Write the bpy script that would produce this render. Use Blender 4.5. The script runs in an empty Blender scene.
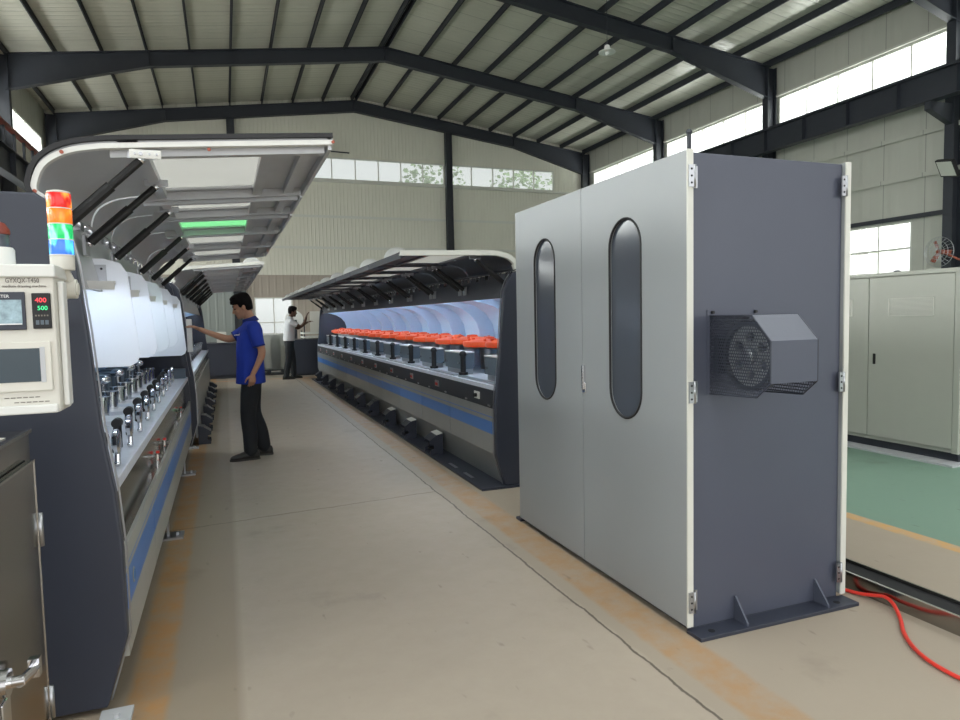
import bpy, bmesh, math, random
from mathutils import Vector, Matrix
random.seed(7)
SC = bpy.context.scene
C = SC.collection
PI = math.pi

# ------------------------------------------------------------------ materials
def newmat(name):
    m = bpy.data.materials.new(name); m.use_nodes = True
    nt = m.node_tree; nt.nodes.clear()
    out = nt.nodes.new('ShaderNodeOutputMaterial')
    return m, nt, out

def N(nt, typ, **kw):
    n = nt.nodes.new(typ)
    for k, v in kw.items():
        if k.startswith('i_'):
            n.inputs[k[2:].replace('_', ' ')].default_value = v
        else:
            setattr(n, k, v)
    return n

def L(nt, a, b): nt.links.new(a, b)

def mathn(nt, op, a, b=None, c=None):
    n = nt.nodes.new('ShaderNodeMath'); n.operation = op
    for i, v in enumerate((a, b, c)):
        if v is None: continue
        if isinstance(v, (int, float)): n.inputs[i].default_value = v
        else: nt.links.new(v, n.inputs[i])
    return n.outputs[0]

def mixc(nt, fac, a, b):
    n = nt.nodes.new('ShaderNodeMix'); n.data_type = 'RGBA'
    for idx, v in ((0, fac), (6, a), (7, b)):
        if isinstance(v, (int, float)): n.inputs[idx].default_value = v
        elif isinstance(v, tuple): n.inputs[idx].default_value = v if len(v) == 4 else (*v, 1)
        else: nt.links.new(v, n.inputs[idx])
    return n.outputs[2]

def noise(nt, scale, detail=3, rough=.5, vec=None, stretch=None):
    n = nt.nodes.new('ShaderNodeTexNoise')
    n.inputs['Scale'].default_value = scale; n.inputs['Detail'].default_value = detail
    n.inputs['Roughness'].default_value = rough
    if vec is None:
        vec = nt.nodes.new('ShaderNodeTexCoord').outputs['Object']
    if stretch:
        mp = nt.nodes.new('ShaderNodeMapping'); mp.inputs['Scale'].default_value = stretch
        nt.links.new(vec, mp.inputs['Vector']); vec = mp.outputs[0]
    nt.links.new(vec, n.inputs['Vector'])
    return n.outputs['Fac']

def band(nt, v, lo, hi, soft=.004):
    a = nt.nodes.new('ShaderNodeMapRange'); a.clamp = True
    nt.links.new(v, a.inputs[0]); a.inputs[1].default_value = lo - soft; a.inputs[2].default_value = lo + soft
    b = nt.nodes.new('ShaderNodeMapRange'); b.clamp = True
    nt.links.new(v, b.inputs[0]); b.inputs[1].default_value = hi - soft; b.inputs[2].default_value = hi + soft
    b.inputs[3].default_value = 1; b.inputs[4].default_value = 0
    return mathn(nt, 'MULTIPLY', a.outputs[0], b.outputs[0])

def pbr(name, col, rough=.5, metal=0, var=.06, scale=6, spec=.5, bump=0, bscale=60, emit=None, es=0, stretch=None, coat=0):
    m, nt, out = newmat(name)
    p = nt.nodes.new('ShaderNodeBsdfPrincipled')
    nz = noise(nt, scale, 4, .6, stretch=stretch)
    c0 = tuple(max(0, c * (1 - var)) for c in col); c1 = tuple(min(1, c * (1 + var)) for c in col)
    L(nt, mixc(nt, nz, c0, c1), p.inputs['Base Color'])
    p.inputs['Roughness'].default_value = rough
    p.inputs['Metallic'].default_value = metal
    p.inputs['Specular IOR Level'].default_value = spec
    p.inputs['Coat Weight'].default_value = coat
    if bump:
        b = nt.nodes.new('ShaderNodeBump'); b.inputs['Strength'].default_value = bump; b.inputs['Distance'].default_value = .01
        L(nt, noise(nt, bscale, 3, .5, stretch=stretch), b.inputs['Height']); L(nt, b.outputs[0], p.inputs['Normal'])
    if emit:
        p.inputs['Emission Color'].default_value = (*emit, 1); p.inputs['Emission Strength'].default_value = es
    L(nt, p.outputs[0], out.inputs[0])
    return m

M = {}
M['steel_dark'] = pbr('dark slate structural paint', (.026, .030, .040), .5, 0, .15)
M['slate'] = pbr('slate blue grey machine paint', (.032, .037, .055), .42, 0, .08, 3, bump=.02)
M['slate_cab'] = pbr('slate grey cabinet paint', (.072, .080, .112), .38, 0, .07, 2, bump=.02)
M['door_grey'] = pbr('light grey powder coat', (.305, .322, .332), .38, 0, .03, 2, bump=.015, bscale=120)
M['cream'] = pbr('cream white paint', (.66, .66, .60), .4, 0, .03)
M['cab_white'] = pbr('warm pale grey enamel', (.42, .425, .375), .4, 0, .03)
M['lid_grey'] = pbr('grey lid steel', (.50, .51, .53), .42, .05, .10, 5)
M['lid_dark'] = pbr('dark lid paint', (.060, .066, .085), .55, 0, .12, 5)
M['rubber'] = pbr('black rubber', (.012, .012, .014), .55)
M['black'] = pbr('black plastic', (.008, .008, .009), .55)
M['chrome'] = pbr('polished chrome', (.75, .75, .77), .12, 1, .03)
M['steel'] = pbr('brushed steel', (.46, .47, .49), .34, 1, .08, 4, stretch=(1, 12, 1))
M['steel_table'] = pbr('milky milled table steel', (.68, .71, .78), .30, .05, .22, 9, stretch=(1, 3, 1))
M['stainless'] = pbr('mirror like stainless sheet', (.33, .32, .30), .16, 1, .04, 2)
M['stainless_rim'] = pbr('bright stainless fold', (.62, .61, .58), .25, 1, .04, 2)
M['white_plastic'] = pbr('white plastic', (.72, .72, .69), .4, 0, .02)
M['beige_console'] = pbr('beige white console paint', (.66, .64, .58), .4, 0, .02)
M['guard_white'] = pbr('white splash guard plastic', (.82, .85, .90), .35, 0, .02)
M['shell_white'] = pbr('bluish white inner shell', (.50, .68, .84), .35, 0, .04)
M['shell_flange'] = pbr('blue grey partition sheet', (.42, .58, .76), .4, 0, .04)
M['motor_grey'] = pbr('blue grey motor housing', (.10, .13, .16), .4, 0, .08)
M['orange'] = pbr('orange red drum cover', (.75, .085, .020), .38, 0, .08, 9)
M['red'] = pbr('red hose rubber', (.72, .045, .030), .35)
M['red_rail'] = pbr('red oxide rail paint', (.20, .035, .022), .5)
M['fan_red'] = pbr('red brown fan metal', (.38, .09, .05), .45)
M['hole'] = pbr('dark recess', (.006, .006, .008), .6)
M['foil'] = pbr('crinkled stretch film', (.36, .37, .35), .2, .6, .5, 3, bump=1, bscale=9)
M['tag_red'] = pbr('red label print', (.5, .05, .04), .5)
M['glass_dark'] = pbr('smoked window acrylic', (.075, .085, .105), .16, 0, .08, 2)
M['screen'] = pbr('dark console screen', (.025, .045, .060), .12, 0, .15, 3)
M['screen_pic'] = pbr('pale blue meter window', (.30, .42, .48), .2, 0, .7, 60)
M['trunk'] = pbr('tree bark', (.07, .05, .035), .8, 0, .3, 9)
M['leaf'] = pbr('sunlit foliage', (.30, .42, .22), .7, 0, .5, 3)
M['skin'] = pbr('warm skin', (.42, .215, .130), .5, 0, .06)
M['skin_dark'] = pbr('dark skin', (.11, .055, .035), .5, 0, .08)
M['hair'] = pbr('black hair', (.006, .005, .005), .85, 0, .3, 40, spec=.12, bump=.6, bscale=90)
M['polo'] = pbr('royal blue polo cloth', (.010, .038, .34), .8, 0, .12, 14, bump=.35, bscale=18)
M['polo_trim'] = pbr('dark polo collar', (.006, .018, .15), .8)
M['trousers'] = pbr('charcoal trousers', (.011, .013, .016), .85, 0, .25, 12, bump=.4, bscale=14)
M['white_shirt'] = pbr('white shirt cloth', (.62, .64, .66), .8, 0, .05, 12, bump=.35, bscale=16)
M['shoe'] = pbr('dark shoe leather', (.022, .020, .018), .5, 0, .3, 20)
M['sole'] = pbr('shoe sole', (.05, .045, .04), .7)
M['eye'] = pbr('eye', (.02, .015, .012), .2)
M['text_grey'] = pbr('grey lettering', (.17, .15, .13), .6)
M['white_print'] = pbr('white print', (.75, .75, .75), .6)
M['card'] = pbr('white carton', (.62, .60, .55), .6)

def emis(name, col, s, base=None):
    m, nt, out = newmat(name)
    p = nt.nodes.new('ShaderNodeBsdfPrincipled')
    p.inputs['Base Color'].default_value = (*(base or col), 1); p.inputs['Roughness'].default_value = .2
    p.inputs['Emission Color'].default_value = (*col, 1)
    nz = noise(nt, 40, 2)
    L(nt, mathn(nt, 'MULTIPLY', mathn(nt, 'ADD', nz, .5), s), p.inputs['Emission Strength'])
    L(nt, p.outputs[0], out.inputs[0]); return m
M['led'] = emis('cold white tube light', (.80, .85, 1), 7)
M['seg_red'] = emis('red meter digits', (1, .06, .08), .7)
M['seg_green'] = emis('green meter digits', (.05, .8, .3), .7)

def tower(name, col, hot, base):
    # stacked LED lens: brighter vertical LED columns inside a coloured lens
    m, nt, out = newmat(name)
    tc = nt.nodes.new('ShaderNodeTexCoord')
    n = noise(nt, 55, 1, .3, vec=tc.outputs['Object'], stretch=(1, 1, .35))
    rmp = nt.nodes.new('ShaderNodeMapRange'); rmp.inputs[1].default_value = .52; rmp.inputs[2].default_value = .66
    L(nt, n, rmp.inputs[0])
    p = nt.nodes.new('ShaderNodeBsdfPrincipled'); p.inputs['Base Color'].default_value = (*base, 1)
    p.inputs['Roughness'].default_value = .15
    L(nt, mixc(nt, rmp.outputs[0], col, hot), p.inputs['Emission Color'])
    L(nt, mathn(nt, 'ADD', mathn(nt, 'MULTIPLY', rmp.outputs[0], .7), .42), p.inputs['Emission Strength'])
    L(nt, p.outputs[0], out.inputs[0]); return m
M['t_red'] = tower('lit red lens', (.80, .02, .01), (1.0, .45, .05), (.6, .02, .02))
M['t_orange'] = tower('lit orange lens', (1.0, .17, .01), (1.0, .25, .02), (.7, .2, .02))
M['t_green'] = tower('lit green lens', (.0, .70, .14), (.45, 1.0, .85), (.02, .5, .15))
M['t_blue'] = tower('lit blue lens', (.06, .16, .95), (.10, .85, 1.0), (.05, .2, .7))

def pane(name, tint, transp=.6, rough=.3, trans=True):
    # a frosted sheet: partly see-through, partly diffusing the daylight that hits its outside
    m, nt, out = newmat(name)
    t = nt.nodes.new('ShaderNodeBsdfTransparent'); t.inputs[0].default_value = (*tint, 1)
    d = nt.nodes.new('ShaderNodeBsdfTranslucent'); L(nt, mixc(nt, noise(nt, 3, 3), tuple(.92 * c for c in tint), tint), d.inputs[0])
    g = nt.nodes.new('ShaderNodeBsdfGlossy'); g.inputs['Roughness'].default_value = rough; g.inputs[0].default_value = (.8, .8, .8, 1)
    a = nt.nodes.new('ShaderNodeMixShader'); a.inputs[0].default_value = 1 - transp
    L(nt, t.outputs[0], a.inputs[1]); L(nt, d.outputs[0], a.inputs[2])
    b = nt.nodes.new('ShaderNodeMixShader'); b.inputs[0].default_value = .06
    L(nt, a.outputs[0], b.inputs[1]); L(nt, g.outputs[0], b.inputs[2]); L(nt, b.outputs[0], out.inputs[0])
    return m
M['pane_window'] = pane('frosted window glass', (.96, .98, .965), .80, .15)
M['pane_lid'] = pane('milky lid sheet', (.70, .69, .67), .40)
M['pane_green'] = pane('milky green lid sheet', (.50, .90, .58), .35)
M['dome'] = pane('clear white dome cover', (.95, .95, .93), .12)

def perforated():
    m, nt, out = newmat('perforated slate sheet')
    tc = nt.nodes.new('ShaderNodeTexCoord'); sp = nt.nodes.new('ShaderNodeSeparateXYZ'); L(nt, tc.outputs['Object'], sp.inputs[0])
    u = mathn(nt, 'MULTIPLY', sp.outputs['Y'], 1 / .0135); v = mathn(nt, 'MULTIPLY', sp.outputs['Z'], 1 / .0135)
    row = mathn(nt, 'FLOOR', v)
    off = mathn(nt, 'MULTIPLY', mathn(nt, 'MODULO', mathn(nt, 'ABSOLUTE', row), 2), .5)
    fu = mathn(nt, 'SUBTRACT', mathn(nt, 'FRACT', mathn(nt, 'ADD', u, off)), .5)
    fv = mathn(nt, 'SUBTRACT', mathn(nt, 'FRACT', v), .5)
    r = mathn(nt, 'SQRT', mathn(nt, 'ADD', mathn(nt, 'MULTIPLY', fu, fu), mathn(nt, 'MULTIPLY', fv, fv)))
    hole = mathn(nt, 'LESS_THAN', r, .37)
    p = nt.nodes.new('ShaderNodeBsdfPrincipled'); p.inputs['Base Color'].default_value = (.035, .040, .058, 1); p.inputs['Roughness'].default_value = .4
    t = nt.nodes.new('ShaderNodeBsdfTransparent')
    mx = nt.nodes.new('ShaderNodeMixShader'); L(nt, hole, mx.inputs[0]); L(nt, p.outputs[0], mx.inputs[1]); L(nt, t.outputs[0], mx.inputs[2])
    L(nt, mx.outputs[0], out.inputs[0]); return m
M['perf'] = perforated()

def skirt(name, lo, hi, line, base=(.225, .235, .232)):
    m, nt, out = newmat(name)
    tc = nt.nodes.new('ShaderNodeTexCoord'); sp = nt.nodes.new('ShaderNodeSeparateXYZ'); L(nt, tc.outputs['Object'], sp.inputs[0])
    z = sp.outputs['Z']
    s = band(nt, z, lo, hi); s2 = band(nt, z, line, line + .008)
    nz = noise(nt, 3, 4, .6)
    b = mixc(nt, nz, tuple(.9 * c for c in base), tuple(1.08 * c for c in base))
    col = mixc(nt, mathn(nt, 'MAXIMUM', s, s2), b, (.065, .235, .66))
    p = nt.nodes.new('ShaderNodeBsdfPrincipled'); L(nt, col, p.inputs['Base Color'])
    p.inputs['Roughness'].default_value = .28; p.inputs['Metallic'].default_value = .25
    L(nt, p.outputs[0], out.inputs[0]); return m
M['skirt_right'] = skirt('grey skirt with blue stripe', .455, .565, .60, (.33, .34, .335))
M['skirt_left'] = skirt('pale skirt with blue band', .355, .50, .52, (.46, .47, .44))
M['skirt_plain'] = pbr('grey skirt paint', (.30, .31, .305), .28, .25, .08)

def floor_mat():
    m, nt, out = newmat('worn concrete with painted lanes')
    tc = nt.nodes.new('ShaderNodeTexCoord'); P_ = tc.outputs['Object']
    sp = nt.nodes.new('ShaderNodeSeparateXYZ'); L(nt, P_, sp.inputs[0]); X, Y = sp.outputs['X'], sp.outputs['Y']
    n1 = noise(nt, .9, 6, .62, P_); n2 = noise(nt, 7, 6, .7, P_); n3 = noise(nt, 55, 3, .6, P_)
    wob = mathn(nt, 'MULTIPLY', mathn(nt, 'SUBTRACT', noise(nt, 2.3, 5, .7, P_), .5), .10)
    wob2 = mathn(nt, 'MULTIPLY', mathn(nt, 'SUBTRACT', noise(nt, 9, 3, .6, P_), .5), .03)
    base = mixc(nt, n1, (.395, .335, .270), (.455, .390, .318))
    base = mixc(nt, mathn(nt, 'MULTIPLY', n2, .45), base, (.33, .275, .215))
    lane = band(nt, X, -3.0, .0, .02)      # darker untreated strip beside the left machine
    base = mixc(nt, mathn(nt, 'MULTIPLY', lane, .85), base, mixc(nt, n2, (.26, .205, .145), (.32, .265, .20)))
    lane2 = band(nt, mathn(nt, 'ADD', X, wob2), 1.635, 4.1, .01)
    base = mixc(nt, mathn(nt, 'MULTIPLY', lane2, .6), base, mixc(nt, n2, (.30, .245, .185), (.36, .305, .24)))
    wear = nt.nodes.new('ShaderNodeMapRange'); wear.inputs[1].default_value = .36; wear.inputs[2].default_value = .62
    L(nt, n2, wear.inputs[0])
    def stripe(v, lo, hi, col, k, extra=None):
        nonlocal base
        s = mathn(nt, 'MULTIPLY', band(nt, mathn(nt, 'ADD', v, wob2), lo, hi, .015), k)
        s = mathn(nt, 'MULTIPLY', s, mathn(nt, 'ADD', mathn(nt, 'MULTIPLY', wear.outputs[0], .7), .3))
        if extra is not None: s = mathn(nt, 'MULTIPLY', s, extra)
        base = mixc(nt, s, base, col)
    org = (.42, .215, .070)
    stripe(X, -.42, -.27, org, .85)
    stripe(X, 1.72, 1.93, org, .62, band(nt, Y, -9, 17.7, .02))
    stripe(X, 4.08, 4.19, (.62, .34, .10), .9)
    stripe(Y, 17.75, 17.95, (.60, .26, .10), .9, band(nt, X, -4, 4.1, .02))
    green = band(nt, X, 4.19, 40, .01)
    base = mixc(nt, mathn(nt, 'MULTIPLY', green, .93), base, mixc(nt, n2, (.13, .24, .18), (.19, .31, .24)))
    # saw cut and cracks
    cut = band(nt, mathn(nt, 'ADD', X, mathn(nt, 'MULTIPLY', wob, .6)), 1.617, 1.630, .002)
    crack = mathn(nt, 'MULTIPLY', band(nt, mathn(nt, 'ADD', Y, mathn(nt, 'ADD', wob, mathn(nt, 'MULTIPLY', X, -.12))), 5.215, 5.232, .004), band(nt, X, -3, 1.62, .01))
    dk = mathn(nt, 'MAXIMUM', mathn(nt, 'MULTIPLY', cut, .8), mathn(nt, 'MULTIPLY', crack, .5))
    sp1 = nt.nodes.new('ShaderNodeMapRange'); sp1.inputs[1].default_value = .70; sp1.inputs[2].default_value = .76
    L(nt, noise(nt, 14, 2, .5, P_, stretch=(1, .4, 1)), sp1.inputs[0])
    dk = mathn(nt, 'MAXIMUM', dk, mathn(nt, 'MULTIPLY', sp1.outputs[0], .3))
    st = nt.nodes.new('ShaderNodeMapRange'); st.inputs[1].default_value = .60; st.inputs[2].default_value = .72
    L(nt, noise(nt, 1.6, 5, .6, P_), st.inputs[0])
    dk = mathn(nt, 'MAXIMUM', dk, mathn(nt, 'MULTIPLY', st.outputs[0], .22))
    base = mixc(nt, dk, base, (.06, .045, .035))
    p = nt.nodes.new('ShaderNodeBsdfPrincipled'); L(nt, base, p.inputs['Base Color'])
    rr = nt.nodes.new('ShaderNodeMapRange'); rr.inputs[3].default_value = .38; rr.inputs[4].default_value = .62
    L(nt, n2, rr.inputs[0]); L(nt, rr.outputs[0], p.inputs['Roughness'])
    p.inputs['Specular IOR Level'].default_value = .4
    bp = nt.nodes.new('ShaderNodeBump'); bp.inputs['Strength'].default_value = .10; bp.inputs['Distance'].default_value = .004
    L(nt, mathn(nt, 'SUBTRACT', n3, mathn(nt, 'MULTIPLY', dk, 2)), bp.inputs['Height']); L(nt, bp.outputs[0], p.inputs['Normal'])
    L(nt, p.outputs[0], out.inputs[0]); return m
M['floor'] = floor_mat()

def sheet_mat(name, c0, c1, axis, pitch, seam=None, seamaxis=None, rough=.45, dirt=.15):
    # corrugated cladding: ribs as bump, big sheet joints as thin dark lines
    m, nt, out = newmat(name)
    tc = nt.nodes.new('ShaderNodeTexCoord'); P_ = tc.outputs['Object']
    sp = nt.nodes.new('ShaderNodeSeparateXYZ'); L(nt, P_, sp.inputs[0])
    v = sp.outputs[axis]
    f = mathn(nt, 'FRACT', mathn(nt, 'MULTIPLY', v, 1 / pitch))
    tri = mathn(nt, 'ABSOLUTE', mathn(nt, 'SUBTRACT', f, .5))
    rib = nt.nodes.new('ShaderNodeMapRange'); rib.inputs[1].default_value = .30; rib.inputs[2].default_value = .42; L(nt, tri, rib.inputs[0])
    n1 = noise(nt, .6, 5, .6, P_); n2 = noise(nt, 3, 5, .7, P_, stretch=(1, 1, .3))
    col = mixc(nt, n1, c0, c1)
    col = mixc(nt, mathn(nt, 'MULTIPLY', n2, dirt), col, tuple(c * .5 for c in c0))
    if seam:
        w = sp.outputs[seamaxis or axis]
        g = mathn(nt, 'FRACT', mathn(nt, 'MULTIPLY', w, 1 / seam))
        ln = mathn(nt, 'LESS_THAN', mathn(nt, 'ABSOLUTE', mathn(nt, 'SUBTRACT', g, .5)), .012 / seam)
        col = mixc(nt, mathn(nt, 'MULTIPLY', ln, .55), col, tuple(c * .25 for c in c0))
    p = nt.nodes.new('ShaderNodeBsdfPrincipled'); L(nt, col, p.inputs['Base Color']); p.inputs['Roughness'].default_value = rough
    bp = nt.nodes.new('ShaderNodeBump'); bp.inputs['Strength'].default_value = .5; bp.inputs['Distance'].default_value = .02
    L(nt, rib.outputs[0], bp.inputs['Height']); L(nt, bp.outputs[0], p.inputs['Normal'])
    L(nt, p.outputs[0], out.inputs[0]); return m
M['wall_far'] = sheet_mat('cream corrugated wall sheet', (.72, .70, .60), (.78, .76, .66), 'X', .16)
M['wall_right'] = sheet_mat('grey cream wall sheet', (.50, .50, .44), (.56, .56, .50), 'Y', .9, 1.2)
M['wall_low'] = sheet_mat('pinkish lower wall sheet', (.40, .345, .285), (.47, .41, .35), 'X', .30, 1.9)
M['wall_lowgrey'] = sheet_mat('grey green lower wall sheet', (.26, .29, .27), (.31, .34, .32), 'X', .30)
M['roof'] = sheet_mat('pale green grey roof panel', (.55, .545, .46), (.63, .62, .53), 'Y', .25, 1.0, rough=.32)

# ------------------------------------------------------------------ mesh helpers
class MB:
    def __init__(s): s.v = []; s.f = []; s.mi = []; s.m = 0; s.smooth = []; s.sm = False
    def _add(s, vs, fs):
        o = len(s.v); s.v += [tuple(v) for v in vs]
        for f in fs: s.f.append([i + o for i in f]); s.mi.append(s.m); s.smooth.append(s.sm)
    def box(s, x0, x1, y0, y1, z0, z1):
        x0, x1 = sorted((x0, x1)); y0, y1 = sorted((y0, y1)); z0, z1 = sorted((z0, z1))
        s._add([(x0,y0,z0),(x1,y0,z0),(x1,y1,z0),(x0,y1,z0),(x0,y0,z1),(x1,y0,z1),(x1,y1,z1),(x0,y1,z1)],
               [(0,3,2,1),(4,5,6,7),(0,1,5,4),(1,2,6,5),(2,3,7,6),(3,0,4,7)]); return s
    def prism(s, pts, axis, a0, a1):
        # pts 2D in the plane normal to axis: 'y' -> (x,z), 'x' -> (y,z), 'z' -> (x,y)
        n = len(pts)
        def P(p, a): return {'y': (p[0], a, p[1]), 'x': (a, p[0], p[1]), 'z': (p[0], p[1], a)}[axis]
        vs = [P(p, a0) for p in pts] + [P(p, a1) for p in pts]
        s._add(vs, [list(range(n))[::-1], [i + n for i in range(n)]] + [(i, (i+1) % n, (i+1) % n + n, i + n) for i in range(n)]); return s
    def ribbon(s, pts, axis, a0, a1, th):
        # polyline given thickness th (towards its left), extruded along axis
        n = len(pts); off = []
        for i, p in enumerate(pts):
            a = pts[max(i-1, 0)]; b = pts[min(i+1, n-1)]
            d = Vector((b[0]-a[0], b[1]-a[1])).normalized(); off.append((p[0] - d.y*th, p[1] + d.x*th))
        q = s.sm; s.sm = True; s.prism(list(pts) + off[::-1], axis, a0, a1); s.sm = q
        return s
    def tube(s, pts, r, n=8, cap=True):
        pts = [Vector(p) for p in pts]; k = len(pts); rr = r if isinstance(r, (list, tuple)) else [r]*k
        vs = []; up = Vector((0, 0, 1)); last = None
        for i, p in enumerate(pts):
            d = (pts[min(i+1, k-1)] - pts[max(i-1, 0)]).normalized()
            if last is None:
                a = d.cross(up)
                if a.length < .05: a = d.cross(Vector((0, 1, 0)))
            else:
                a = last - d * last.dot(d)
            a.normalize(); last = a; b = d.cross(a)
            for j in range(n):
                t = 2*PI*j/n; vs.append(p + (a*math.cos(t) + b*math.sin(t))*rr[i])
        fs = [(i*n+j, i*n+(j+1) % n, (i+1)*n+(j+1) % n, (i+1)*n+j) for i in range(k-1) for j in range(n)]
        if cap: fs += [list(range(n))[::-1], [(k-1)*n+j for j in range(n)]]
        q = s.sm; s.sm = n > 6
        s._add(vs, fs); s.sm = q; return s
    def cyl(s, p0, p1, r0, r1=None, n=20): return s.tube([p0, p1], [r0, r0 if r1 is None else r1], n)
    def lathe(s, prof, c=(0,0,0), axis='z', n=24, cap=True):
        # prof: (r, h)
        c = Vector(c); vs = []
        for r, h in prof:
            for j in range(n):
                t = 2*PI*j/n; a, b = r*math.cos(t), r*math.sin(t)
                vs.append(c + Vector({'z': (a, b, h), 'x': (h, a, b), 'y': (a, h, b)}[axis]))
        k = len(prof)
        fs = [(i*n+j, i*n+(j+1) % n, (i+1)*n+(j+1) % n, (i+1)*n+j) for i in range(k-1) for j in range(n)]
        if cap: fs += [list(range(n))[::-1], [(k-1)*n+j for j in range(n)]]
        q = s.sm; s.sm = True; s._add(vs, fs); s.sm = q; return s
    def rings(s, rings):
        n = len(rings[0]); vs = [v for r in rings for v in r]; k = len(rings)
        fs = [(i*n+j, i*n+(j+1) % n, (i+1)*n+(j+1) % n, (i+1)*n+j) for i in range(k-1) for j in range(n)]
        fs += [list(range(n))[::-1], [(k-1)*n+j for j in range(n)]]
        s._add(vs, fs); return s
    def ell(s, c, rx, ry, rz, n=16, k=10, rot=None):
        rg = []
        for i in range(k + 1):
            ph = -PI/2 + PI*i/k; cr = max(math.cos(ph), .02); z = math.sin(ph)
            r = []
            for j in range(n):
                t = 2*PI*j/n; v = Vector((rx*cr*math.cos(t), ry*cr*math.sin(t), rz*z))
                if rot: v = rot @ v
                r.append(Vector(c) + v)
            rg.append(r)
        q = s.sm; s.sm = True; s.rings(rg); s.sm = q; return s
    def build(s, name, mats, parent=None, org=None, bevel=0, seg=2, **props):
        if not isinstance(mats, (list, tuple)): mats = [mats]
        o0 = Vector(org) if org is not None else (Vector(parent['_org']) if parent is not None and '_org' in parent else Vector((0,0,0)))
        me = bpy.data.meshes.new(name)
        me.from_pydata([tuple(Vector(v) - o0) for v in s.v], [], s.f)
        for m in mats: me.materials.append(m)
        for p, mi, sm in zip(me.polygons, s.mi, s.smooth): p.material_index = mi; p.use_smooth = sm
        bm = bmesh.new(); bm.from_mesh(me)
        bmesh.ops.recalc_face_normals(bm, faces=bm.faces)
        for e in bm.edges:
            if len(e.link_faces) == 2 and e.calc_face_angle(0) > .6: e.smooth = False
        bm.to_mesh(me); bm.free()
        o = bpy.data.objects.new(name, me); C.objects.link(o)
        if bevel:
            b = o.modifiers.new('bevel', 'BEVEL'); b.width = bevel; b.segments = seg; b.limit_method = 'ANGLE'; b.angle_limit = .6
        if parent is not None:
            o.parent = parent
            # nested part: parent object itself sits at 0 of its own parent, so same origin holds
            if '_org' in parent: o['_org'] = parent['_org']
        else:
            o.location = o0; o['_org'] = tuple(o0)
        for k2, v2 in props.items(): o[k2] = v2
        return o

def thing(name, label, cat, loc, group=None):
    o = bpy.data.objects.new(name, None); C.objects.link(o); o.empty_display_size = .1
    o.location = loc; o['_org'] = tuple(loc); o['label'] = label; o['category'] = cat
    if group: o['group'] = group
    return o
def tag(o, label, cat, group=None, kind=None):
    o['label'] = label; o['category'] = cat
    if group: o['group'] = group
    if kind: o['kind'] = kind
    return o
TR = [0]
def trim(mb, mat, bevel=0):
    TR[0] += 1
    return mb.build('trim_%d' % TR[0], mat, bevel=bevel, kind='structure')
def copytree(o, loc=None, parent=None, dloc=None):
    c = o.copy(); C.objects.link(c); c.parent = parent
    if loc is not None: c.location = loc
    for ch in list(o.children): copytree(ch, None, c)
    return c
def textmesh(body, size, mat, parent, mtx, name='lettering', extrude=.0006, align='LEFT'):
    cu = bpy.data.curves.new('t', 'FONT'); cu.body = body; cu.size = size; cu.extrude = extrude; cu.align_x = align
    cu.resolution_u = 3
    o = bpy.data.objects.new('t', cu); C.objects.link(o)
    dg = bpy.context.evaluated_depsgraph_get(); me = bpy.data.meshes.new_from_object(o.evaluated_get(dg))
    bpy.data.objects.remove(o); bpy.data.curves.remove(cu)
    me.transform(Matrix.Translation(-Vector(parent['_org'])) @ mtx); me.materials.clear(); me.materials.append(mat)
    r = bpy.data.objects.new(name, me); C.objects.link(r); r.parent = parent; r['_org'] = parent['_org']
    return r
# matrix putting text upright: facing -Y (reads along +X)
def face_neg_y(x, y, z): return Matrix.Translation((x, y, z)) @ Matrix.Rotation(PI/2, 4, 'X')
def smooth(pts, k=6):
    P = [Vector(p) for p in pts]; out = []
    for i in range(len(P) - 1):
        a, b, c_, d_ = P[max(i-1,0)], P[i], P[i+1], P[min(i+2, len(P)-1)]
        for j in range(k):
            u = j/k; out.append(.5*((2*b) + (c_-a)*u + (2*a-5*b+4*c_-d_)*u*u + (3*b-a-3*c_+d_)*u**3))
    return out + [P[-1]]
# ------------------------------------------------------------------ building shell
XR, XL, XC, YF, YB = 17.45, -6.1, 5.7, 30.2, -9.0
ZE, ZR = 9.50, 11.05          # rafter top at eaves and ridge
def ztop(x): return ZR - abs(x - XC) * (ZR - ZE) / 11.5
MB().box(XL - .3, XR + .3, YB, YF + .3, -.2, 0).build('floor', M['floor'], kind='structure')
# ceiling: two sloping sheets with thickness
cb = MB()
SKY = [(-3.6, 2.2), (8.2, 14.0)]     # unseen roof lights, added overhead to light the floor
for a, b in ((XL - .4, XC), (XC, XR + .4)):
    def sheet(a, b, y0, y1): cb.prism([(a, ztop(a) + .22), (b, ztop(b) + .22), (b, ztop(b) + .30), (a, ztop(a) + .30)], 'y', y0, y1)
    sheet(a, b, YB, -7.5); sheet(a, b, 7.6, YF + .3)
    k = 0 if b == XC else 1
    sheet(a, SKY[k][0], -7.5, 7.6); sheet(SKY[k][1], b, -7.5, 7.6)
cb.build('ceiling', M['roof'], kind='structure')

def wall_rects(mb, axis, pos, th, a0, a1, z0, z1, holes):
    # wall along axis with rectangular holes (a0,a1,z0,z1) sharing columns
    cuts = sorted({a0, a1, *[h[0] for h in holes], *[h[1] for h in holes]})
    for c0, c1 in zip(cuts, cuts[1:]):
        hs = sorted([(h[2], h[3]) for h in holes if h[0] <= c0 + 1e-6 and h[1] >= c1 - 1e-6])
        z = z0
        for h in hs + [(z1, z1)]:
            if h[0] > z + 1e-6:
                if axis == 'y': mb.box(pos, pos + th, c0, c1, z, h[0])
                else: mb.box(c0, c1, pos, pos + th, z, h[0])
            z = h[1]
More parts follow.
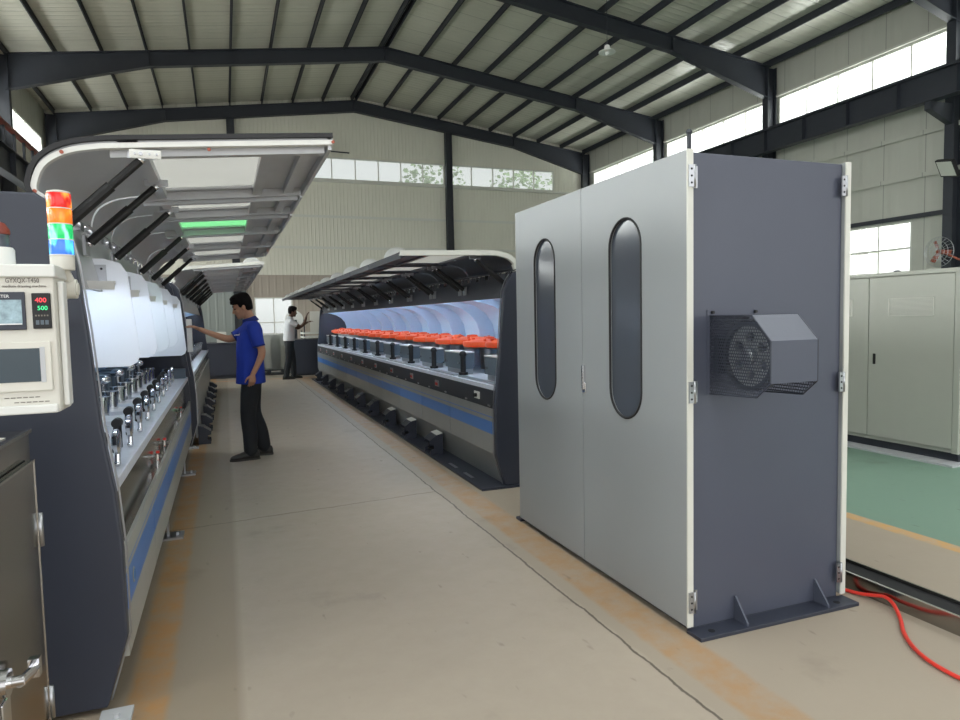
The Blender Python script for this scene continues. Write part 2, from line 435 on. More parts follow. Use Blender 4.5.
# far wall: upper sheets, gable, lower pink sheets
WFZ = (7.62, 8.60)
far = MB()
wall_rects(far, 'x', YF, .12, XL, XR, 3.42, 9.3, [(1.55, 9.85, *WFZ), (10.12, 15.55, *WFZ)])
far.prism([(XL, 9.3), (XR, 9.3), (XR, ztop(XR) + .22), (XC, ZR + .22), (XL, ztop(XL) + .22)], 'y', YF, YF + .12)
far.m = 1
wall_rects(far, 'x', YF, .12, .9, 4.4, 0, 3.42, [(1.2, 2.78, .35, 2.5)])
far.m = 2
wall_rects(far, 'x', YF, .12, XL, .9, 0, 3.42, [])
wall_rects(far, 'x', YF, .12, 4.4, XR, 0, 3.42, [])
far.build('wall_far', [M['wall_far'], M['wall_low'], M['wall_lowgrey']], kind='structure')
# right wall
WRZ = (7.55, 8.52)
rw = MB()
lowwin = [(12.93, 16.9, 2.38, 3.84)]
wall_rects(rw, 'y', XR, .12, YB, YF, 0, ztop(XR) + .22, [(-8.5, 29.6, *WRZ)] + lowwin)
rw.build('wall_right', M['wall_right'], kind='structure')
# left wall: clerestory strip and unseen tall windows added for side light
lw = MB()
LW = [(-8.0 + 5.2 * i, -8.0 + 5.2 * i + 4.2, 1.0, 4.6) for i in range(7)]
wall_rects(lw, 'y', XL - .12, .12, YB, YF, 0, ztop(XL) + .22, [(-8.5, 29.6, *WRZ)] + LW)
lw.build('wall_left', M['wall_right'], kind='structure')

WN = [0]
def window(axis, pos, a0, a1, z0, z1, nx, nz=1, fm='cream', fr=.05, bar=.035, depth=.10):
    WN[0] += 1
    w = MB()
    def bx(p, q, r, t):
        if axis == 'y': w.box(pos, pos + depth, p, q, r, t)
        else: w.box(p, q, pos, pos + depth, r, t)
    bx(a0, a1, z0, z0 + fr); bx(a0, a1, z1 - fr, z1); bx(a0, a0 + fr, z0 + fr, z1 - fr); bx(a1 - fr, a1, z0 + fr, z1 - fr)
    for i in range(1, nx):
        a = a0 + (a1 - a0) * i / nx; bx(a - bar/2, a + bar/2, z0 + fr, z1 - fr)
    for i in range(1, nz):
        z = z0 + (z1 - z0) * i / nz
        for k in range(nx):
            p = a0 + (a1-a0)*k/nx + bar/2; q = a0 + (a1-a0)*(k+1)/nx - bar/2
            bx(max(p, a0+fr), min(q, a1-fr), z - bar/2, z + bar/2)
    o = w.build('window_%d' % WN[0], M[fm], kind='structure')
    g = MB(); e = fr * .5
    if axis == 'y': g.box(pos + .04, pos + .05, a0 + e, a1 - e, z0 + e, z1 - e)
    else: g.box(a0 + e, a1 - e, pos + .04, pos + .05, z0 + e, z1 - e)
    g.build('pane', M['pane_window'], o)
window('x', YF, 1.55, 9.85, *WFZ, 8)
window('x', YF, 10.12, 15.55, *WFZ, 5)
window('x', YF, 1.2, 2.78, .35, 2.5, 2, 2)
bays = [(-8.5, -.7), (-.3, 5.4), (5.8, 11.5), (11.9, 17.65), (18.05, 23.7), (24.1, 29.6)]
for a, b in bays:
    window('y', XR, a, b, *WRZ, 5)
window('y', XR, 12.93, 16.9, 2.38, 3.84, 4, 2)
for a, b in SKY:  # panes of the added roof lights, out of view
    WN[0] += 1
    MB().prism([(a, ztop(a) + .24), (b, ztop(b) + .24), (b, ztop(b) + .26), (a, ztop(a) + .26)], 'y', -7.5, 7.6).build('window_%d' % WN[0], M['pane_window'], kind='structure')
for a, b in bays: window('y', XL - .12, a, b, *WRZ, 5)
for h in LW: window('y', XL - .12, *h, 3, 3)  # unseen windows added to let in side light
# mullion blocks between the strip windows
for a, b in ((-.7, -.3), (5.4, 5.8), (11.5, 11.9), (17.65, 18.05), (23.7, 24.1)):
    trim(MB().box(XR, XR + .12, a, b, *WRZ), M['wall_right'])

# portal frames
FY = [30.0 - 6.1 * k for k in range(7)]
def ibeam_rafter(sgn, y):
    # web prism following the slope, haunched at the eaves
    xe = XC + sgn * 11.45
    def P(x, d): return (x, ztop(x) - d)
    xk = XC + sgn * 7.6
    w = MB().prism([P(XC, 0), P(xk, 0), P(xe, 0), P(xe, 1.02), P(xk, .46), P(XC, .46)], 'y', y - .012, y + .012)
    def fl(a, b, t=.03):
        w.prism([a, b, (b[0], b[1] - t), (a[0], a[1] - t)], 'y', y - .11, y + .11)
    fl(P(XC, 0), P(xe, 0)); fl(P(xk, .46), P(XC, .46)); fl(P(xe, 1.02), P(xk, .46))
    for x in (XC + sgn*.02, xk):
        w.box(x - .015, x + .015, y - .11, y + .11, ztop(x) - .47, ztop(x) - .01)
    return w
def column(x, y, top, w=.34):
    m = MB().box(x - w/2, x + w/2, y - .01, y + .01, 0, top)
    for s in (-1, 1): m.box(x + s*w/2 - .012, x + s*w/2 + .012, y - .12, y + .12, 0, top)
    m.box(x - w/2 - .08, x + w/2 + .08, y - .2, y + .2, 0, .03)
    return m
for y in FY[:6]:
    trim(ibeam_rafter(1, y), M['steel_dark']); trim(ibeam_rafter(-1, y), M['steel_dark'])
    trim(column(17.2, y, 9.48), M['steel_dark']); trim(column(-5.85, y, 9.48), M['steel_dark'])
for x in (.54, 9.98):
    trim(column(x, 29.95, ztop(x) - .47, .28), M['steel_dark'])
# purlins: lipped channels along the hall
for s in (-1, 1):
    for k in range(10):
        x = XC + s * (.10 + 1.262 * k); z = ztop(x)
        p = MB().box(x - .006, x + .006, YB, YF, z, z + .215)
        p.box(x - .03 if s > 0 else x, x if s > 0 else x + .03, YB, YF, z + .0, z + .012)
        p.box(x - .035, x + .035, YB, YF, z + .205, z + .216)
        trim(p, M['steel_dark'])
# girts: horizontal rails on the walls
for z in (6.02, 4.66, 3.42):
    trim(MB().box(XL + .1, XR - .1, YF - .10, YF, z - .03, z + .03).box(XL + .1, XR - .1, YF - .11, YF - .10, z - .08, z + .03), M['cream' if z > 3.5 else 'wall_low'])
trim(MB().box(XL + .1, 9.85, YF - .16, YF - .02, 7.50, 7.58).box(10.12, XR - .3, YF - .16, YF - .02, 7.50, 7.58), M['cream'])
for z in (7.4, 6.1, 5.0, 3.95):
    trim(MB().box(XR - .10, XR, YB, YF - .1, z - .03, z + .03).box(XR - .11, XR - .10, YB, YF - .1, z - .09, z + .03), M['steel_dark' if z < 4 else 'wall_right'])
trim(MB().box(XR - .09, XR, YB, YF - .1, 8.54, 8.60), M['cream'])
# diagonal brace on far gable
trim(MB().cyl((-1.2, 29.9, 8.95), (5.4, 29.9, 8.75), .03, n=6), M['steel_dark'])

# crane runway beams
for name, x, lab in (('crane_runway_beam', 16.35, 'long dark steel crane runway beam carried on the right hand columns'),
                     ('crane_runway_beam', -5.2, 'dark steel crane runway beam along the left wall below the red rail')):
    r = thing(name, lab, 'beam', (x, 0, 6.5))
    dz = 0 if x > 0 else -1.05
    b = MB().box(x - .008, x + .008, YB + .2, 29.5, 6.53 + dz, 7.17 + dz).box(x - .14, x + .14, YB + .2, 29.5, 7.17 + dz, 7.20 + dz).box(x - .14, x + .14, YB + .2, 29.5, 6.5 + dz, 6.53 + dz)
    for i in range(26): b.box(x - .13, x + .13, YB + .5 + 1.5*i, YB + .51 + 1.5*i, 6.53 + dz, 7.17 + dz)
    b.build('beam', M['steel_dark'], r)
    MB().box(x - .035, x + .035, YB + .2, 29.5, 7.201 + dz, 7.27 + dz).build('rail', M['steel_dark'], r)
    for y in FY[:6]:
        s = 1 if x > 0 else -1
        xc = 17.2 if x > 0 else -5.85
        MB().prism([(x - s*.12, 6.49 + dz), (xc - s*.17, 6.49 + dz), (xc - s*.17, 6.0 + dz), (x - s*.12, 6.3 + dz)], 'y', y - .08, y + .08).build('bracket', M['steel_dark'], r)
# red hand line on posts beside the left runway
r = thing('guard_rail', 'red oxide guard rail on short posts above the left crane beam', 'rail', (-5.2, 0, 6.24))
MB().box(-5.26, -5.14, YB + .4, 29.3, 6.74, 6.84).build('top_rail', M['red_rail'], r)
for i in range(40):
    MB().box(-5.23, -5.17, YB + .6 + .95*i, YB + .68 + .95*i, 6.225, 6.738).build('post', M['steel_dark'], r)

# world, outside trees
w = bpy.data.worlds.new('World'); SC.world = w; w.use_nodes = True
nt = w.node_tree; nt.nodes.clear()
wo = nt.nodes.new('ShaderNodeOutputWorld'); bg = nt.nodes.new('ShaderNodeBackground')
sky = nt.nodes.new('ShaderNodeTexSky'); sky.sky_type = 'HOSEK_WILKIE'; sky.turbidity = 8; sky.ground_albedo = .5
sky.sun_direction = Vector((.3, -.5, .8)).normalized()
mx = nt.nodes.new('ShaderNodeMix'); mx.data_type = 'RGBA'; mx.inputs[0].default_value = .88
nt.links.new(sky.outputs[0], mx.inputs[6]); mx.inputs[7].default_value = (.97, .985, 1.0, 1)
nt.links.new(mx.outputs[2], bg.inputs[0]); bg.inputs[1].default_value = 1.05
nt.links.new(bg.outputs[0], wo.inputs[0])
MB().box(-60, 80, -60, YB - .01, -.3, -.06).box(-60, XL - .35, YB, 90, -.3, -.06).box(XR + .35, 80, YB, 90, -.3, -.06).box(XL - .35, XR + .35, YF + .35, 90, -.3, -.06)\
  .build('ground', pbr('pale yard concrete', (.42, .40, .36), .8), kind='structure')
def tree(x, y, h, r, label):
    t = thing('tree', label, 'tree', (x, y, 0), 'trees outside the clerestory windows')
    MB().tube([(x, y, -.06), (x + .2, y + .1, h*.35), (x, y, h*.6)], [.28, .2, .1], 8).build('trunk', M['trunk'], t)
    f = MB(); rnd = random.Random(int(x*13 + y*7))
    for i in range(1500):
        a = rnd.uniform(0, 2*PI); ph = rnd.uniform(-1, 1); q = (rnd.random() ** .4)
        c = Vector((x + math.cos(a)*r*q*math.sqrt(1-ph*ph), y + math.sin(a)*r*q*math.sqrt(1-ph*ph), h*.66 + ph*h*.36*q))
        rot = Matrix.Rotation(rnd.uniform(0, 6), 3, 'Z') @ Matrix.Rotation(rnd.uniform(0, 3), 3, 'X')
        k = rnd.uniform(.07, .17)
        vs = [c + rot @ Vector(v) * k for v in ((-1,-.4,0),(0,-.7,.15),(1,-.2,0),(.6,.6,.1),(-.5,.7,-.1))]
        f._add(vs, [(0,1,2,3,4)])
    f.build('foliage', M['leaf'], t)
for i, (x, y, h, rr) in enumerate([(22.5, 14, 11.5, 2.4), (23.5, 19.5, 10.6, 2.2), (22.6, 25, 11.2, 2.5), (11.2, 36.5, 10.8, 2.2), (17.0, 37, 11.5, 2.4), (24, 9.2, 12, 2.4)]):
    tree(x, y, h, rr, 'leafy tree outside the clerestory windows')
tree(22.4, 31.5, 11.3, 2.4, 'leafy tree outside the clerestory windows')
# area lamps: added daylight fill and the tube lights of the machines
def area(name, loc, rot, sx, sy, power, col=(1, .985, .95)):
    l = bpy.data.lights.new(name, 'AREA'); l.shape = 'RECTANGLE'; l.size = sx; l.size_y = sy; l.energy = power; l.color = col
    o = bpy.data.objects.new(name, l); C.objects.link(o); o.location = loc; o.rotation_euler = rot
    return o
# ------------------------------------------------------------------ drawing machine lines
def arc_pts(c, r0, r1, a0, a1, n):
    return [(c[0] + r0*math.cos(math.radians(a0 + (a1-a0)*i/n)), c[1] + r1*math.sin(math.radians(a0 + (a1-a0)*i/n))) for i in range(n+1)]

def machine(name, label, s, Xf, seams, ztop_, lids, skirt_m, skirt_z, lidm, rimm, lidprof, strut_tops, pedals, base, group='drawing machine lines'):
    Y0, Y1 = seams[0], seams[-1]
    t = thing(name, label, 'machine', (Xf, Y0, 0), None)
    U = lambda u: Xf + s*u
    def pp(pts): return [(U(u), z) for u, z in pts]
    D = 1.25
    prof = [(.08, .02), (0, .28), (0, .62), (.015, .85), (.05, 1.10), (.075, 1.45), (.10, 1.70), (.135, ztop_-.08), (.17, ztop_-.03), (.215, ztop_), (D, ztop_), (D, .02)]
    MB().prism(pp(prof), 'y', Y0 - .03, Y0 + .03).build('end_panel', M['slate'], t, bevel=.008)
    # bright fold along the front edge of the end panel
    fold = prof[:9]
    MB().ribbon(pp([(u - .003, z) for u, z in fold]), 'y', Y0 + .025, Y0 + .032, s*.006).build('edge_trim', M['steel'], t)
    MB().prism(pp(prof), 'y', Y1 - .03, Y1 + .03).build('end_panel', M['slate'], t)
    # skirts, one per module
    for a, b in zip(seams, seams[1:]):
        MB().box(U(.004), U(.02), a + .033 if a == Y0 else a + .004, b - .004, skirt_z[0], skirt_z[1]).build('front_panel', M[skirt_m], t)
    # kick plate below
    if base:
        MB().prism(pp([(.004, .285), (.02, .285), (.10, .022), (.084, .022)]), 'y', Y0 + .03, Y1).build('kick_plate', M['skirt_plain'], t)
        MB().box(U(-.15), U(D + .05), Y0 - .06, Y1 + .1, .0, .02).build('base_plate', M['slate'], t, bevel=.002)
        for y in (Y0 + .35, Y0 + .8):
            MB().box(U(-.10), U(-.07), y, y + .22, .0202, .024).build('slot_cover', M['steel'], t)
    else:
        MB().box(U(.12), U(D), Y0 + .03, Y1, .05, .12).build('base_frame', M['slate'], t)
        y = Y0 + 2.1
        while y < Y1:
            MB().box(U(-.07), U(.16), y, y + .16, 0, .014).box(U(.02), U(.035), y + .06, y + .10, .014, .12).cyl((U(-.03), y + .08, .014), (U(-.03), y + .08, .035), .014, n=6).build('foot_plate', M['steel'], t)
            y += 2.05
        MB().box(U(-.01), U(.10), Y0 - .15, Y0 - .031, 0, .014).cyl((U(.04), Y0 - .1, .014), (U(.04), Y0 - .1, .03), .012, n=6).build('foot_plate', M['lid_grey'], t)
    # recessed channel between skirt and table
    MB().box(U(.05), U(.06), Y0 + .03, Y1 - .03, skirt_z[1] - .16, .845).box(U(.02), U(.05), Y0 + .03, Y1 - .03, skirt_z[1] - .04, skirt_z[1] - .025).build('channel', M['slate' if base else 'stainless'], t)
    if base:
        MB().box(U(.004), U(.05), Y0 + .03, Y1 - .03, skirt_z[1] + .002, .842).build('fascia', M['steel_dark'], t)
    MB().box(U(.02), U(1.16), Y0 + .03, Y1 - .03, .845, .87).box(U(.015), U(.03), Y0 + .03, Y1 - .03, .835, .88).build('table_top', M['steel_table'], t, bevel=.003)
    MB().box(U(.16), U(D - .02), Y0 + .03, Y1 - .03, .12, .845).build('carcass', M['slate'], t)
    MB().box(U(D - .02), U(D), Y0 + .03, Y1 - .03, .12, ztop_ - .01).build('back_panel', M['slate'], t)
    MB().prism(pp([(.25, ztop_ - .06), (D, ztop_ - .02), (D, ztop_), (.25, ztop_ - .03)]), 'y', Y0 + .03, Y1 - .03).build('top_panel', M['slate'], t)
    # header the lids hinge on, struts stand on
    zh = ztop_ - .0
    MB().prism(pp([(.225, zh), (.245, zh), (.17, 1.64), (.15, 1.64)]), 'y', Y0 + .032, Y1 - .032).build('header', M['lid_grey'] if s < 0 else M['lid_dark'], t)
    # curved inner shell with a flange partition at each seam
    sh = [(.19, 1.66), (.45, 1.68), (.68, 1.63), (.84, 1.53), (.93, 1.38), (.96, 1.2), (.96, .872)]
    for a, b in zip(seams, seams[1:]):
        MB().ribbon(pp(sh), 'y', a + .035, b - .0, -s*.012).build('inner_shell', M['shell_white'], t)
        if b != Y1 or True:
            part = [(.24, 1.655)] + [(.24 + .50*math.sin(math.radians(q)), 1.28 + .36*math.cos(math.radians(q))) for q in (15, 32, 50, 68, 85)] + [(.74, .872), (.945, .872), (.945, 1.2), (.915, 1.38), (.83, 1.51), (.67, 1.61), (.45, 1.66)]
            yb = b - .01 if b != Y1 else b - .04
            MB().prism(pp(part), 'y', yb - .012, yb).build('partition', M['shell_flange'], t)
        MB().cyl((U(.215), a + .12, 1.672), (U(.215), b - .12, 1.672), .012, n=10).build('led_tube', M['led'], t)
        # hinges
        n = max(2, round((b - a) / .27))
        for i in range(n):
            y = a + (b - a) * (i + .5) / n
            MB().cyl((U(.212), y - .05, zh + .004), (U(.212), y + .05, zh + .004), .013, n=8).box(U(.195), U(.222), y - .04, y + .04, zh - .045, zh).build('hinge', M['chrome'], t)
    # lids
    P0 = lidprof
    lp = []
    for (a, b, tip, pm) in lids:
        P = [(u, z + (tip * (-u) / .85 if u < 0 else 0)) for u, z in P0]
        # solid curved back
        i0 = next(i for i, p in enumerate(P) if p[0] <= -.05)
        back = P[:i0 + 1]
        back = [(q.x, q.y) for q in smooth([Vector((*p, 0)) for p in back], 4)]
        m = MB(); m.sm = True; m.ribbon(pp(back), 'y', a, b, s*.012); m.sm = False
        A, B = P[i0], P[-1]
        def al(u): # point on flat part at u
            k = (u - A[0]) / (B[0] - A[0]); return (u, A[1] + k * (B[1] - A[1]))
        tip_u = B[0]
        w0, w1 = -.13, tip_u + .26
        def slab(u0, u1, y0, y1, dz0, dz1):
            q0, q1 = al(u0), al(u1)
            m.prism(pp([(q0[0], q0[1] + dz0), (q1[0], q1[1] + dz0), (q1[0], q1[1] + dz1), (q0[0], q0[1] + dz1)]), 'y', y0, y1)
        e = min(.12, (b - a) * .16)
        slab(-.05, w0, a, b, -.012, 0); slab(w1, tip_u, a, b, -.012, 0)
        slab(w0, w1, a, a + e, -.012, 0); slab(w0, w1, b - e, b, -.012, 0)
        for y in (a + .03, b - .07): slab(-.02, tip_u + .03, y, y + .04, -.055 if s < 0 else -.024, -.013)   # side rails
        for u in (-.10, w1 + .02, tip_u + .12): slab(u, u - .045, a + .071, b - .071, -.045 if s < 0 else -.022, -.013)
        m.prism(pp([(tip_u + .005, B[1]), (tip_u + .005, B[1] - .05), (tip_u + .02, B[1] - .05), (tip_u + .02, B[1])]), 'y', a, b)
        lid = m.build('lid', M[lidm], t)
        g = MB(); q0, q1 = al(w0 + .02), al(w1 - .02)
        g.prism(pp([(q0[0], q0[1] + .002), (q1[0], q1[1] + .002), (q1[0], q1[1] + .006), (q0[0], q0[1] + .006)]), 'y', a + e - .02, b - e + .02)
        g.build('lid_window', M[pm], lid)
        # clear dome standing on the lid near its tip
        d = MB(); c = al(tip_u + .13)
        yd = (a + b) / 2
        prof = [(.115*math.cos(math.radians(q)), .10*math.sin(math.radians(q))) for q in (0, 15, 30, 45, 60, 75, 88)]
        d.lathe([(r_, h_ + .002) for r_, h_ in prof], (U(c[0]), yd, c[1]), 'z', 20)
        if name != 'drawing_machine_left': d.build('dome_cover', M['dome'], lid)
        lp.append(lid)
    # rims at the outer ends of the lid row
    a = lids[0][0]
    P = [(u, z + (lids[0][2] * (-u) / .85 if u < 0 else 0)) for u, z in P0]
    if rimm == 'white':
        PS = [(q.x, q.y) for q in smooth([Vector((*p, 0)) for p in P], 4)]
        MB().ribbon(pp([(u, z - .010) for u, z in PS]), 'y', a - .012, a + .02, s*.019).build('lid_rim', M['white_plastic'], lp[0])
        MB().ribbon(pp([(u, z) for i, (u, z) in enumerate(PS)]), 'y', a - .018, a + .03, -s*.017).build('rubber_seal', M['rubber'], lp[0])
        for i in (1, 3, 5, 6):
            u, z = P[min(i, len(P)-1)]; z -= .026; u -= (.014 if i < 2 else 0)
            if i == 5: u -= .25
            MB().cyl((U(u), a - .012, z + .006), (U(u), a - .018, z + .006), .007, n=8).build('rivet', M['fan_red'], lp[0])
        MB().box(U(-.09), U(-.20), a - .020, a - .0125, 2.102, 2.135).build('strut_bracket', M['white_plastic'], lp[0], bevel=.004)
        for u in (-.11, -.13, -.16, -.185): MB().cyl((U(u), a - .020, 2.118), (U(u), a - .027, 2.118), .007 if u == -.13 else .004, n=8).build('bolt', M['steel'], lp[0])
    else:
        PS = [(q.x, q.y) for q in smooth([Vector((*p, 0)) for p in P], 4)]
        MB().ribbon(pp([(u, z + .012) for u, z in PS]), 'y', a - .012, a + .03, s*.04).build('lid_rim', M['cream'], lp[0])
    # gas struts
    for y, dy in strut_tops:
        u0, z0, u1, z1 = .155, ztop_ - .11, -.13, (P0[4][1] - .045)
        p0, p1 = Vector((U(u0), y + dy, z0)), Vector((U(u1), y, z1))
        d = p1 - p0
        st = MB().cyl(p0 + d*.02, p0 + d*.60, .021, n=10).cyl(p0 + d*.58, p0 + d*.97, .0155, n=10).build('gas_strut', M['black'], t)
        MB().ell(p0, .014, .014, .014, 8, 6).build('ball_joint', M['chrome'], st)
        MB().ell(p1 - d*.015, .015, .015, .015, 8, 6).build('ball_joint', M['chrome'], st)
        MB().box(U(u0 + .006), U(u0 + .018), y + dy - .05, y + dy + .05, z0 - .055, z0 + .03).build('strut_plate', M['steel'], t)
        MB().box(U(u1 - .05), U(u1 + .05), y - .006, y + .006, z1, z1 + .03).build('strut_plate', M['steel'], t)
    # pedals on the base plate
    for y in pedals:
        zb = .02 if base else 0.0
        pd = MB().prism(pp([(-.14, zb), (-.14, zb + .05), (-.10, zb + .06), (-.10, zb + .10), (-.145, zb + .115), (-.145, zb + .15), (-.07, zb + .205), (-.0, zb + .22), (.0, zb)]), 'y', y, y + .012)
        pd.prism(pp([(-.14, zb), (-.14, zb + .05), (-.10, zb + .06), (-.10, zb + .10), (-.145, zb + .115), (-.145, zb + .15), (-.07, zb + .205), (-.0, zb + .22), (.0, zb)]), 'y', y + .21, y + .222)
        pd.box(U(-.13), U(0), y + .012, y + .21, zb, zb + .012).box(U(-.012), U(0), y + .012, y + .21, zb + .012, zb + .215).prism(pp([(-.145, zb + .15), (-.07, zb + .205), (-.07, zb + .198), (-.138, zb + .148)]), 'y', y + .012, y + .21)
        pd = pd.build('foot_pedal', M['slate'], t)
        MB().prism(pp([(-.07, zb + .207), (0, zb + .223), (0, zb + .228), (-.07, zb + .212)]), 'y', y - .003, y + .225).build('pedal_cap', M['slate'] if y > 9.4 or s < 0 else M['white_plastic'], pd)
        MB().box(U(-.12), U(-.02), y + .05, y + .17, zb + .04, zb + .055).build('treadle', M['black'], pd)
    return t, U

# right hand line
RS = [5.30, 6.54, 7.60, 8.66, 9.72, 10.78, 11.84, 12.90, 13.96, 15.02, 16.08, 17.14]
RP = [(.20, 1.865), (.238, 1.885), (.225, 1.935), (.165, 1.985), (.08, 2.012), (-.05, 2.022), (-.80, 2.010)]
rl = [(a + .01 if i else a - .02, b - .015, .0, 'pane_lid') for i, (a, b) in enumerate(zip(RS, RS[1:]))]
tops = []
for i, (a, b) in enumerate(zip(RS, RS[1:])):
    if i == 0: tops += [(a + .06, .02), (b - .08, .0)]
    else: tops += [(a + .07, .0), (b - .08, .0)]
rm, UR = machine('drawing_machine', 'long dark drawing machine line on the right with orange drums and bluish lit interior', 1, 2.13, RS, 1.865, rl,
             'skirt_right', (.285, .68), 'lid_dark', 'cream', RP, tops, [6.80 + 1.06*i for i in range(10)], True)
for i, (a, b) in enumerate(zip(RS, RS[1:])):
    # drum cover: broad orange lid with a low crown and rim, one per head
    y = (a + b) / 2 + .1
    for j, (yy, r) in enumerate(((y - .20, .29), (y + .34, .26))):
        if yy + r > b + .2 and i == 10: continue
        zc = 1.150 + .012*j
        dr = MB().lathe([(.10, 1.0 if 0 else .90 - .0), (.10, zc - .01), (r*.96, zc - .01)], (UR(.62), yy, 0), 'z', 20).build('drum_stem', M['steel'], rm)
        dc = MB().lathe([(r, zc), (r*1.02, zc + .03), (r, zc + .055), (r*.86, zc + .065), (r*.5, zc + .078), (.07, zc + .085), (.06, zc + .105), (.02, zc + .11)], (UR(.62), yy, 0), 'z', 28)
        for q in range(6):
            an = q*PI/3 + i; dc.box(UR(.62) + math.cos(an)*r*.8 - .012, UR(.62) + math.cos(an)*r*.8 + .012, yy + math.sin(an)*r*.8 - .012, yy + math.sin(an)*r*.8 + .012, zc + .06, zc + .09)
        dc.build('drum_cover', M['orange'], rm)
    # gearbox block in front of each drum
    ya, yb = a + .18, a + .74
    gb = MB().box(UR(.20), UR(.35), ya, yb, .925, 1.095).build('gearbox', M['motor_grey'], rm, bevel=.008)
    MB().box(UR(.195), UR(.355), ya - .006, yb + .006, 1.0955, 1.107).build('gearbox_cap', M['white_plastic'], gb, bevel=.004)
    MB().box(UR(.22), UR(.34), ya + .03, yb - .03, .87, .925).build('gearbox_foot', M['steel'], gb)
    for yy in (ya + .06, ya + .48): MB().cyl((UR(.20), yy, .99), (UR(.185), yy, .99), .012, n=8).build('bolt', M['chrome'], gb)
    kn = MB().cyl((UR(.20), ya - .06, .872), (UR(.20), ya - .06, .90), .05, n=14).cyl((UR(.20), ya - .06, .90), (UR(.20), ya - .06, 1.08), .030, n=12).ell((UR(.20), ya - .06, 1.09), .040, .040, .035, 12, 8)
    kn.build('tension_lever', M['black'], rm)
    MB().cyl((UR(.30), yb + .05, .872), (UR(.30), yb + .05, 1.10), .014, n=8).box(UR(.24), UR(.36), yb + .03, yb + .07, 1.04, 1.06).build('wire_guide', M['chrome'], rm)
    MB().box(UR(.08), UR(.14), a + .08, b - .06, .8705, .885).build('guide_strip', M['steel'], rm)
    # plates on the fascia
    yp = a + .36
    MB().box(UR(-.004), UR(.003), yp, yp + .13, .735, .80).build('label_plate', M['white_plastic' if i == 0 else 'steel'], rm)
    if i == 0: MB().cyl((UR(-.005), yp + .065, .767), (UR(-.03), yp + .065, .767), .018, n=12).build('selector_knob', M['black'], rm)
    else: MB().box(UR(-.006), UR(-.0042), yp + .03, yp + .12, .745, .775).build('red_print', M['tag_red'], rm)
    for yy in (a + .1, a + .7): MB().box(UR(-.004), UR(.003), yy, yy + .05, .695, .71).build('latch', M['steel'], rm)
# bulkhead box on the machine end facing the aisle corner
MB().box(UR(.30), UR(.38), 5.235, 5.269, .38, .80).build('cable_gland_plate', M['black'], rm)

# left hand line, near section
LS = [2.85, 3.98, 5.00, 6.05, 7.10, 8.20]
LP = [(.20, 1.945), (.235, 1.985), (.205, 2.075), (.13, 2.130), (.03, 2.156), (-.12, 2.168), (-.85, 2.205)]
ll = [(2.87, 3.96, .030, 'pane_lid'), (4.0, 4.62, .028, 'pane_lid'), (4.64, 5.48, .018, 'pane_green'), (5.51, 6.55, .022, 'pane_lid'), (6.58, 7.70, .028, 'pane_lid')]
lm, UL = machine('drawing_machine', 'tall drawing machine line at left with raised hatches and white hanging guards', -1, -.40, LS, 1.955, ll,
             'skirt_left', (.18, .60), 'lid_grey', 'white', LP, [(2.90, .03), (3.46, .0), (4.24, .0), (5.42, .0), (6.24, .0), (7.17, 0.)], [], False)
def guard(y, u0, u1, zb, zt):
    pts = [(UL(u0), zt), (UL(u1), zt)] + [(UL(u1 + .06*(1-math.cos(math.radians(q)))) , zb + .06*(1 - math.sin(math.radians(q)))) for q in (0, 30, 60, 90)] + [(UL(u0), zb)]
    # slanted outer edge, rounded corners
    pts = [(UL(u0), zt), (UL(u1 + .14), zt), (UL(u1 + .07), zt - .02), (UL(u1 + .04), zt - .07), (UL(u1), zb + .06), (UL(u1 + .015), zb + .02), (UL(u1 + .05), zb), (UL(u0), zb)]
    g = MB().prism(pts, 'y', y, y + .008).build('splash_guard', M['guard_white'], lm, bevel=.002)
    MB().box(UL(u1 + .13), UL(u1 + .23), y - .008, y - .0005, zt - .14, zt - .03).build('guard_bracket', M['steel'], g)
    for du, dz in ((.15, .05), (.15, .12), (.21, .05), (.21, .12)):
        MB().cyl((UL(u1 + du), y - .014, zt - dz), (UL(u1 + du), y - .008, zt - dz), .006, n=6).build('bolt', M['black'], g)
for y in (3.72, 4.62, 5.60, 6.60): guard(y, .75, -.0, 1.27, 1.80)
guard(7.85, .75, .0, 1.13, 1.78)
# C shaped end frame of the near section
ef = [(.02, .88), (.05, 1.10), (.075, 1.45), (.10, 1.68), (.16, 1.80), (.25, 1.86), (.45, 1.88)]
MB().ribbon([(UL(u - .03), z) for u, z in ef], 'y', 8.08, 8.14, .06).build('end_frame', M['slate'], lm)
MB().box(UL(-.055), UL(-.005), 7.96, 8.12, 1.16, 1.52).build('control_box', M['white_plastic'], lm, bevel=.004)
